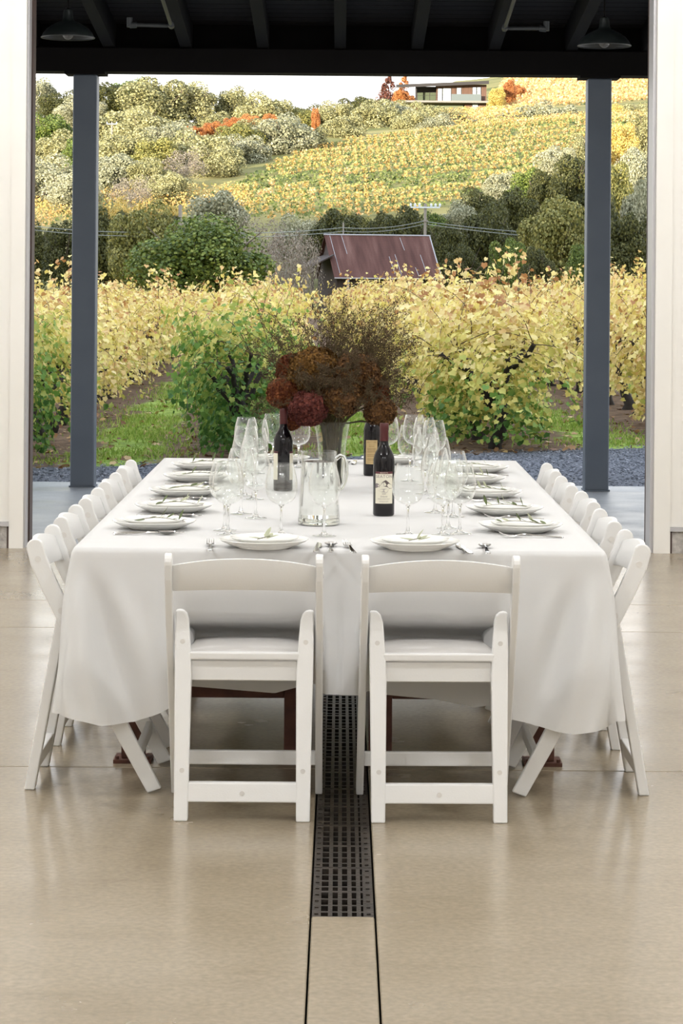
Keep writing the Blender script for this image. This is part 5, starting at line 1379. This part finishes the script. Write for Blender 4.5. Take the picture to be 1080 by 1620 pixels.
T = [  # centre x, top, bottom row, width in pixels, depth, kind, shape, zone
 # skyline and upper slope, left half
 (58, 122, 190, 46, 500, 'grey', 'r', 'sky'), (94, 142, 200, 56, 480, 'dark', 'r', 'sky'), (165, 128, 200, 62, 490, 'dark', 'r', 'sky'), (206, 122, 205, 60, 505, 'green', 'r', 'sky'), (245, 119, 215, 92, 470, 'oak', 'r', 'sky'),
 (292, 128, 205, 74, 475, 'oak', 'r', 'sky'), (338, 176, 215, 50, 470, 'oak', 'r', 'sky'), (368, 137, 205, 52, 480, 'oak', 'r', 'sky'), (412, 148, 205, 74, 470, 'oak', 'r', 'sky'), (455, 160, 205, 56, 475, 'lime', 'r', 'sky'),
 (492, 166, 205, 54, 490, 'dark', 'r', 'sky'), (528, 158, 215, 56, 480, 'oak', 'r', 'sky'), (560, 150, 205, 54, 530, 'dark', 'r', 'sky'), (592, 158, 215, 72, 470, 'oak', 'r', 'sky'), (128, 150, 210, 60, 470, 'grey', 'r', 'sky'),
 # middle of the slope, left
 (70, 180, 235, 74, 425, 'green', 'r', 'mid'), (110, 205, 280, 70, 395, 'oak', 'r', 'mid'), (176, 168, 240, 86, 430, 'oak', 'r', 'mid'), (222, 172, 250, 82, 410, 'oak', 'r', 'mid'), (268, 190, 262, 78, 395, 'grey', 'r', 'mid'),
 (316, 204, 275, 90, 375, 'oak', 'r', 'mid'), (366, 192, 262, 70, 395, 'lime', 'r', 'mid'), (402, 184, 250, 60, 410, 'oak', 'r', 'mid'), (444, 178, 252, 84, 400, 'grey', 'r', 'mid'), (486, 196, 246, 60, 405, 'oak', 'r', 'mid'), (290, 232, 282, 54, 350, 'brush', 'b', 'mid'),
 (540, 178, 232, 60, 430, 'oak', 'r', 'mid'), (140, 215, 290, 70, 385, 'green', 'r', 'mid'), (196, 205, 275, 80, 378, 'oak', 'r', 'mid'), (246, 215, 285, 70, 368, 'lime', 'r', 'mid'), (340, 225, 285, 70, 362, 'oak', 'r', 'mid'), (384, 214, 268, 66, 385, 'grey', 'r', 'mid'), (60, 215, 270, 60, 400, 'oak', 'r', 'mid'),
 # a line of rust-coloured shrubs
 (306, 198, 215, 34, 440, 'rust', 'r', 'rust'), (334, 192, 212, 34, 445, 'rust', 'r', 'rust'), (364, 184, 204, 34, 450, 'rust', 'r', 'rust'), (394, 180, 200, 36, 452, 'rust', 'r', 'rust'), (424, 178, 196, 30, 455, 'rust', 'r', 'rust'), (497, 171, 196, 14, 450, 'rust', 'r', 'rust'),
 # lower left slope
 (68, 246, 322, 88, 340, 'grey', 'r', 'low'), (112, 268, 330, 70, 325, 'grey', 'r', 'low'), (178, 240, 305, 78, 345, 'grey', 'r', 'low'), (232, 250, 300, 56, 340, 'oak', 'r', 'low'), (206, 276, 308, 50, 322, 'brush', 'b', 'low'), (262, 270, 305, 60, 330, 'oak', 'r', 'low'),
 # valley edge, left
 (60, 350, 420, 60, 232, 'dark', 'r', 'foot'), (104, 345, 412, 66, 225, 'dark', 'r', 'foot'), (168, 322, 420, 74, 215, 'dark', 'r', 'foot'), (226, 318, 425, 92, 205, 'lime', 'r', 'foot'), (272, 330, 415, 66, 210, 'dark', 'r', 'foot'), (340, 296, 352, 92, 250, 'grey', 'r', 'foot'), (245, 312, 350, 70, 235, 'yellow', 'r', 'foot'), (176, 314, 345, 50, 238, 'yellow', 'r', 'foot'),
 (318, 343, 470, 205, 118, 'green', 'n', 'foot'), (448, 358, 432, 92, 170, 'brush', 'b', 'foot'), (484, 362, 440, 50, 185, 'brush', 'b', 'foot'),
 # behind the barn
 (537, 324, 400, 100, 235, 'dark', 'r', 'barn'), (560, 332, 380, 60, 255, 'lime', 'r', 'barn'), (648, 320, 415, 92, 228, 'dark', 'r', 'barn'), (606, 330, 400, 60, 240, 'dark', 'r', 'barn'), (702, 345, 420, 62, 215, 'dark', 'r', 'barn'), (735, 382, 432, 62, 196, 'dark', 'r', 'barn'),
 # valley edge, right
 (772, 322, 425, 92, 222, 'dark', 'r', 'right'), (725, 318, 372, 74, 262, 'grey', 'r', 'right'), (810, 292, 380, 84, 248, 'dark', 'r', 'right'), (800, 372, 432, 64, 192, 'green', 'r', 'right'), (878, 300, 436, 116, 205, 'lime', 'r', 'right'), (864, 262, 330, 70, 275, 'dark', 'r', 'right'), (905, 240, 320, 86, 285, 'dark', 'r', 'right'),
 (940, 300, 435, 90, 212, 'dark', 'r', 'right'), (985, 330, 436, 92, 200, 'dark', 'r', 'right'), (1018, 285, 425, 84, 220, 'grey', 'r', 'right'), (962, 250, 330, 74, 275, 'lime', 'r', 'right'), (1005, 225, 320, 84, 285, 'grey', 'r', 'right'), (975, 190, 262, 66, 345, 'yellow', 'r', 'right'), (1018, 170, 250, 62, 365, 'oak', 'r', 'right'), (1050, 330, 430, 80, 205, 'dark', 'r', 'right'), (1045, 220, 300, 70, 300, 'oak', 'r', 'right'), (850, 385, 438, 60, 180, 'dark', 'r', 'right'), (752, 298, 350, 72, 272, 'dark', 'r', 'right'), (836, 262, 320, 72, 290, 'green', 'r', 'right'), (884, 228, 290, 72, 325, 'grey', 'r', 'right'), (918, 214, 280, 60, 335, 'oak', 'r', 'right'), (690, 330, 385, 60, 250, 'green', 'r', 'right'), (790, 268, 320, 66, 300, 'grey', 'r', 'right'), (420, 335, 378, 76, 232, 'brush', 'b', 'foot'), (470, 338, 378, 64, 240, 'grey', 'r', 'foot'), (925, 375, 438, 60, 185, 'green', 'r', 'right'),
 # under and beside the house
 (612, 121, 162, 44, 625, 'maroon', 'c', 'house'), (637, 120, 160, 36, 640, 'rust', 'c', 'house'), (632, 140, 160, 26, 610, 'rust', 'r', 'house'), (783, 136, 168, 30, 585, 'yellow', 'r', 'house'), (803, 122, 160, 22, 610, 'rust', 'r', 'house'), (818, 132, 166, 26, 640, 'rust', 'r', 'house'),
 (618, 160, 212, 62, 475, 'grey', 'r', 'below'), (652, 172, 214, 50, 455, 'oak', 'r', 'below'), (686, 164, 208, 62, 470, 'oak', 'r', 'below'), (716, 172, 204, 34, 475, 'oak', 'r', 'below'), (640, 156, 190, 60, 520, 'oak', 'r', 'below'), (692, 180, 208, 50, 450, 'grey', 'r', 'below'), (752, 186, 204, 36, 470, 'grey', 'r', 'below'),
 (812, 168, 186, 64, 500, 'grey', 'r', 'below'), (850, 160, 186, 64, 495, 'grey', 'r', 'below'), (890, 164, 188, 60, 490, 'grey', 'r', 'below'), (972, 164, 186, 40, 500, 'yellow', 'r', 'below'), (1010, 160, 190, 50, 480, 'oak', 'r', 'below'),
]
ZONE = {'sky': 'on the left skyline', 'mid': 'halfway up the left slope', 'rust': 'on the left slope', 'low': 'low on the left slope', 'foot': 'left of the barn', 'barn': 'close behind the barn',
        'right': 'right of the barn', 'house': 'beside the hilltop house', 'below': 'below the hilltop house'}
cnt = {}
tr = random.Random(8)
for (cx, top, bot, w, d, kind, shp, zone) in sorted(T, key=lambda q: q[0]):
    src = tr.choice(TV[shp])
    if src.as_pointer() not in tused: o = src; tused.add(src.as_pointer())
    else: o = copy_tree(src)
    p = P(cx, HZ, d); g = gz(p.x, d)
    zt = P(cx, top, d).z; zb = P(cx, bot, d).z
    z0 = min(zb, g); 
    if zone in ('foot', 'right', 'barn') and zb > g: z0 = g
    h = max(zt - z0, 1.5)
    W = w * d / F * (1.45 if zone in ('sky', 'mid', 'low', 'below') else 1.40 if (zone == 'foot' and shp == 'r') else 1.15)
    o.location = (p.x, d, z0); o.scale = (W, W, h); o.rotation_euler = (0, 0, tr.uniform(0, 6.28))
    if zb > g + 0.3: o.location.z = g; o.scale.z = zt - g
    if zone in ('sky', 'mid', 'low', 'below') and o.scale.z < 0.80 * W: o.location.z = zt - 0.80 * W; o.scale.z = 0.80 * W
    for ch in KIDS[o.as_pointer()]:
        if ch.name.startswith('crown'): ch.material_slots[0].link = 'OBJECT'; ch.material_slots[0].material = M['t_' + kind]
    key = (kind, zone); cnt[key] = cnt.get(key, 0) + 1
    base = DESC[kind] if not (kind == 'rust' and shp == 'c') else 'rust-orange conifer'
    if kind == 'yellow' and zone == 'house': base = 'small golden yellow tree'
    n = sum(1 for q in T if q[5] == kind and q[7] == zone)
    lb = '%s %s' % (base, ZONE[zone])
    if n > 1: lb += ', %s such from the left' % ORD[cnt[key] - 1]
    if shp == 'n': lb = 'big round bright green tree standing in the field left of the barn'
    tag(o, lb, 'shrub' if kind in ('brush',) or zone == 'rust' else 'tree', 'trees on the hillside')
    if zone == 'rust' or kind == 'brush': o.name = 'shrub'
for vs_ in TV.values():
    for v in vs_:
        if v.as_pointer() not in tused:
            for ch in KIDS[v.as_pointer()]: bpy.data.objects.remove(ch)
            bpy.data.objects.remove(v)

# ------------------------------------------------------------------ barn
def barn():
    D = 190.0
    Rl, Rr = P(511, 372, D), P(682, 373, D)
    m, nt, nd, lk, out = newmat('rusty_corrugated_roof')
    b = nd.new('ShaderNodeBsdfPrincipled'); b.inputs['Roughness'].default_value = 0.8; b.inputs['Specular IOR Level'].default_value = 0.2; lk.new(b.outputs[0], out.inputs[0])
    tc = nd.new('ShaderNodeTexCoord'); mp = nd.new('ShaderNodeMapping'); mp.inputs['Scale'].default_value = (1, 0.12, 0.12); lk.new(tc.outputs['Object'], mp.inputs[0])
    nz = nd.new('ShaderNodeTexNoise'); nz.inputs['Scale'].default_value = 2.2; nz.inputs['Detail'].default_value = 6; lk.new(mp.outputs[0], nz.inputs['Vector'])
    r = ramp(nd, [(0.3, (0.075, 0.032, 0.024)), (0.55, (0.115, 0.052, 0.040)), (0.75, (0.17, 0.09, 0.07))]); lk.new(nz.outputs['Fac'], r.inputs[0]); lk.new(r.outputs[0], b.inputs['Base Color'])
    w = nd.new('ShaderNodeTexWave'); w.inputs['Scale'].default_value = 3.0; lk.new(tc.outputs['Object'], w.inputs['Vector'])
    bp = nd.new('ShaderNodeBump'); bp.inputs['Strength'].default_value = 0.5; bp.inputs['Distance'].default_value = 0.04; lk.new(w.outputs['Fac'], bp.inputs['Height']); lk.new(bp.outputs[0], b.inputs['Normal'])
    M['roof'] = m
    M['barnwood'] = pmat('weathered_barn_wood', (0.035, 0.024, 0.020), 0.9, col2=(0.065, 0.045, 0.038), scale=3, stretch=(6, 6, 0.3))
    M['barn_trim'] = pmat('roof_flashing', (0.42, 0.40, 0.40), 0.5, 0.4)
    L = (Rr - Rl).length; ang = math.atan2(0.95, 3.9)
    # local frame: x along the ridge, -y towards the viewer's slope
    t = empty('barn', ((Rl.x + Rr.x) / 2, D, gz((Rl.x + Rr.x) / 2, D)), ang * 0.9, 'weathered barn with a rusty red corrugated roof beyond the vines', 'barn')
    zr = Rl.z - t.location.z; ze = P(600, 440, D - 4).z - t.location.z
    hw = 3.9; hl = L / 2
    for sgn, nm in ((-1, 'front_roof'), (1, 'rear_roof')):
        g = MB(); th = 0.08
        vs = [(-hl, 0, zr), (hl, 0, zr), (hl, sgn * hw, ze), (-hl, sgn * hw, ze)]
        vs += [(x, y, z - th) for x, y, z in vs]
        g.add(vs, [(0, 1, 2, 3), (7, 6, 5, 4), (0, 4, 5, 1), (1, 5, 6, 2), (2, 6, 7, 3), (3, 7, 4, 0)])
        o = g.build('roof_slope', M['roof'], t)
        if sgn < 0:
            for f, a, bb in ((0.05, 0.0, 0.95), (0.16, 0.0, 0.45), (0.71, 0.05, 0.35), (0.62, 0.45, 0.95), (0.86, 0.45, 0.9), (0.56, 0.5, 0.9), (0.78, 0.75, 0.95)):
                x = -hl + L * f
                s = MB(); p0 = Vector((x, -hw * a, zr + (ze - zr) * a + 0.012)); p1 = Vector((x + 0.1, -hw * bb, zr + (ze - zr) * bb + 0.012))
                s.tube([p0, p1], 0.022, 4); s.build('roof_seam', M['barn_trim'], o)
    MB().tube([(-hl - 0.05, 0, zr + 0.03), (hl + 0.05, 0, zr + 0.03)], 0.07, 6).build('ridge_cap', M['barn_trim'], t)
    MB().tube([(-hl, -hw, ze - 0.03), (hl, -hw, ze - 0.03)], 0.05, 6).build('eave_trim', M['barn_trim'], t)
    MB().tube([(hl, 0, zr), (hl, -hw, ze)], 0.05, 6).build('verge_trim', M['barn_trim'], t)
    g = MB(); i = 0.25
    gab = [(-hw + 0.35, 0), (-hw + 0.35, ze - 0.02), (0, zr - 0.15), (hw - 0.35, ze - 0.02), (hw - 0.35, 0)]
    g.prism(gab, -hl + i, -hl + i + 0.1, lambda a, b, h: (h, a, b)); g.build('gable_wall', M['barnwood'], t)
    g = MB(); g.prism(gab, hl - i - 0.1, hl - i, lambda a, b, h: (h, a, b)); g.build('gable_wall', M['barnwood'], t)
    g = MB(); g.bx(-hl + i + 0.1, hl - i - 0.1, -hw + 0.45, -hw + 0.55, 0, ze - 0.1); g.build('front_wall', M['barnwood'], t)
    for f in (0.13, 0.93): MB().bx(-hl + L * f - 0.08, -hl + L * f + 0.08, -hw + 0.1, -hw + 0.26, 0, ze - 0.05).build('post', M['barn_trim'], t)
    g = MB(); vs = [(-hl + i, -2.6, zr - 1.55), (-hl + i, 2.2, zr - 1.55), (-hl - 1.6, 2.2, zr - 2.5), (-hl - 1.6, -2.6, zr - 2.5)]; vs += [(x, y, z - 0.1) for x, y, z in vs]
    g.add(vs, [(0, 1, 2, 3), (7, 6, 5, 4), (0, 4, 5, 1), (1, 5, 6, 2), (2, 6, 7, 3), (3, 7, 4, 0)]); g.build('lean_to_roof', M['barnwood'], t)
    for y in (-2.4, 2.0): MB().bx(-hl - 1.5, -hl - 1.34, y - 0.08, y + 0.08, 0, zr - 2.52).build('post', M['barnwood'], t)
barn()

# ------------------------------------------------------------------ hilltop house
def house():
    D = 600.0
    M['clad'] = pmat('brown_board_cladding', (0.085, 0.042, 0.028), 0.8, col2=(0.15, 0.08, 0.055), scale=1.2, stretch=(4, 4, 0.2))
    M['hroof'] = pmat('dark_roof_edge', (0.025, 0.02, 0.02), 0.7)
    M['hglass'] = pmat('bright_window_glass', (0.62, 0.68, 0.74), 0.08, spec=0.8)
    M['hglass2'] = pmat('dark_window_glass', (0.10, 0.12, 0.08), 0.05, spec=0.9)
    M['rail'] = pmat('pale_balcony_glass', (0.13, 0.15, 0.15), 0.3)
    M['hconc'] = pmat('house_slab', (0.22, 0.20, 0.18), 0.8)
    sc = D / F
    o = P(770, 178, D)
    t = empty('house', (o.x, D, o.z), 0, 'long brown wooden house with a flat roof and balcony on the hilltop', 'house')
    def X(px): return (px - 770) * sc
    def Z(py): return (178 - py) * sc
    g = MB()
    vs = []
    for (px, py) in ((627, 136), (772, 129)): 
        for (yy, dz) in ((-2.2, 0), (9, 0.9)): vs += [(X(px), yy, Z(py) + dz), (X(px), yy, Z(py) + dz - 0.8)]
    g.add(vs, [(0, 4, 5, 1), (2, 3, 7, 6), (0, 2, 6, 4), (1, 5, 7, 3), (0, 1, 3, 2), (4, 6, 7, 5)]); g.build('roof', M['hroof'], t)
    MB().bx(X(690), X(769), 0, 8.5, Z(161), Z(134)).build('wall', M['clad'], t)
    MB().bx(X(658), X(690), 2.5, 8.5, Z(161), Z(136.5)).build('wall', M['hroof'], t)
    MB().bx(X(735), X(769), 0.6, 8.5, -0.5, Z(163)).build('lower_wall', M['clad'], t)
    MB().bx(X(640), X(774), -1.8, 8.6, Z(163.5), Z(160.5)).build('deck_slab', M['hconc'], t)
    MB().bx(X(656.5), X(658.5), -1.0, -0.6, Z(161), Z(136.5)).build('post', M['hroof'], t)
    def win(px0, px1, py0, py1, mat, y, mull=0):
        f = MB(); f.bx(X(px0) - 0.12, X(px1) + 0.12, y - 0.06, y, Z(py1) - 0.1, Z(py0) + 0.1); w = f.build('window', M['hroof'], t)
        n = mull + 1
        for k in range(n):
            a = px0 + (px1 - px0) * k / n; b = px0 + (px1 - px0) * (k + 1) / n
            MB().bx(X(a) + 0.06, X(b) - 0.06, y - 0.09, y - 0.06, Z(py1), Z(py0)).build('pane', mat, w)
    win(660, 690, 146, 159, M['hglass2'], 2.5, 2); win(692, 699, 141, 160, M['hglass'], 0); win(700, 713, 140.5, 160, M['hglass'], 0)
    win(722, 729, 139.5, 153, M['hglass'], 0); win(747, 753, 138.5, 160, M['hglass'], 0); win(754, 760, 138.5, 160, M['hglass'], 0); win(747, 756, 165, 176, M['hglass'], 0.6)
    MB().bx(X(713), X(760), -1.75, -1.70, Z(160.5), Z(150)).build('balcony_rail', M['rail'], t)
    MB().tube([(X(655), -1.72, Z(153)), (X(713), -1.72, Z(152))], 0.04, 6).build('deck_rail', M['hroof'], t)
house()

# ------------------------------------------------------------------ poles and wires
M['pole'] = pmat('weathered_pole', (0.30, 0.26, 0.22), 0.9)
M['insul'] = pmat('pale_insulator', (0.70, 0.74, 0.78), 0.3)
M['wire'] = pmat('wire', (0.30, 0.31, 0.30), 0.5)
def pole(px, top, d, arm, label, nins=3, rad=0.16):
    b = P(px, top, d); g = gz(b.x, d)
    t = empty('utility_pole', (b.x, d, g - 0.2), 0, label, 'pole', 'utility poles')
    h = b.z - g + 0.2
    MB().tube([(0, 0, 0), (0, 0, h)], [rad, rad * 0.75], 8).build('pole_shaft', M['pole'], t, smooth=1)
    if arm:
        z = h - 0.35
        a = MB().box((0, -rad, z), (arm * 2, 0.12, 0.12)).build('cross_arm', M['insul'], t)
        for s in (-1, 1):
            for k in range(nins):
                x = s * arm * (1 - 0.30 * k)
                MB().lathe([(0.05, 0), (0.11, 0.06), (0.07, 0.12), (0.12, 0.18), (0.05, 0.30)], 8, Matrix.Translation((x, -rad, z + 0.06))).build('insulator', M['insul'], t)
        MB().box((0, -rad, z - 1.2), (0.5, 0.1, 0.1)).build('lower_bracket', M['pole'], t)
pole(672.5, 322, 214, 1.30, 'utility pole with a cross-arm of pale insulators rising behind the barn')
pole(285, 324, 205, 0, 'pale utility pole standing behind the big green tree', rad=0.2)
pole(177, 193, 398, 0.8, 'tan utility pole among the oaks on the left slope', 1)
pole(543, 352, 222, 0, 'thin pole showing over the left half of the barn roof', rad=0.09)
pole(868, 145, 600, 0, 'thin post on the orange slope right of the house', rad=0.12)
def wire(pts, label, sag=0.5):
    Pn = []
    for (a, b) in zip(pts, pts[1:]):
        for k in range(12):
            f = k / 12; p = a.lerp(b, f); p.z -= sag * 4 * f * (1 - f); Pn.append(p)
    Pn.append(pts[-1]); o = Pn[0]
    ob = MB().tube([p - o for p in Pn], 0.024, 4).build('power_line', M['wire']); ob.location = o
    tag(ob, label, 'wire', 'power lines')
wire([P(676, 351, 213.7), P(1120, 374, 200)], 'upper power line running right from the pole behind the barn')
wire([P(676, 355, 213.7), P(1120, 382, 200)], 'lower power line running right from the pole behind the barn')
wire([P(30, 355, 200), P(285, 366, 204.5), P(543, 360, 221.5), P(669, 350, 213.7)], 'upper power line running left from the pole behind the barn', 0.3)
wire([P(30, 361, 200), P(285, 372, 204.5), P(543, 366, 221.5), P(669, 355, 213.7)], 'lower power line running left from the pole behind the barn', 0.3)

# ------------------------------------------------------------------ light
w = bpy.data.worlds.new('sky'); SC.world = w; w.use_nodes = True
nt = w.node_tree; nt.nodes.clear(); nd = nt.nodes; lk = nt.links
tc = nd.new('ShaderNodeTexCoord'); sx = nd.new('ShaderNodeSeparateXYZ'); lk.new(tc.outputs['Generated'], sx.inputs[0])
r = ramp(nd, [(0.0, (0.45, 0.42, 0.36)), (0.49, (0.9, 0.9, 0.88)), (0.56, (1.0, 0.99, 0.97)), (0.75, (0.78, 0.87, 1.0)), (1.0, (0.60, 0.73, 0.95))])
mr = nd.new('ShaderNodeMapRange'); mr.inputs[1].default_value = -1; mr.inputs[2].default_value = 1; lk.new(sx.outputs['Z'], mr.inputs[0]); lk.new(mr.outputs[0], r.inputs[0])
bg = nd.new('ShaderNodeBackground'); bg.inputs[1].default_value = SKY; lk.new(r.outputs[0], bg.inputs[0])
wo = nd.new('ShaderNodeOutputWorld'); lk.new(bg.outputs[0], wo.inputs[0])

def light(kind, name, loc, energy, col=(1, 1, 1), **kw):
    l = bpy.data.lights.new(name, kind); l.energy = energy; l.color = col
    for k, v in kw.items(): setattr(l, k, v)
    o = bpy.data.objects.new(name, l); COL.objects.link(o); o.location = loc; return o
s = light('SUN', 'sun', (0, 0, 60), SUN, (1.0, 0.90, 0.70), angle=0.012)
dv = Vector((0.55, 0.835, -math.tan(math.radians(SUN_EL)))).normalized()
s.rotation_euler = dv.to_track_quat('-Z', 'Y').to_euler()
for (x, y, e) in LAMPS:
    light('POINT', 'ceiling_and_fill_lamp', (x, y, 4.6), e, (0.985, 0.99, 1.0), shadow_soft_size=0.16)

# ------------------------------------------------------------------ camera
cd = bpy.data.cameras.new('camera'); cam = bpy.data.objects.new('camera', cd); COL.objects.link(cam)
cam.location = (0, 0, EYE); cam.rotation_euler = (PI / 2, -ROLL, 0)
cd.sensor_fit = 'VERTICAL'; cd.sensor_height = 36.0; cd.lens = 36.0 * F / 1620.0
cd.shift_y = -(810.0 - HZ) / 1620.0
cd.clip_start = 0.1; cd.clip_end = 5000
SC.camera = cam
SC.view_settings.view_transform = 'Standard'; SC.view_settings.look = 'None'; SC.view_settings.gamma = 1; SC.view_settings.use_curve_mapping = False
SC.view_settings.exposure = EXPO
cy = SC.cycles
cy.max_bounces = 24; cy.transparent_max_bounces = 64; cy.transmission_bounces = 20; cy.diffuse_bounces = 4; cy.glossy_bounces = 6
cy.caustics_reflective = False; cy.caustics_refractive = False
cy.use_denoising = True
cy.sample_clamp_indirect = 6.0
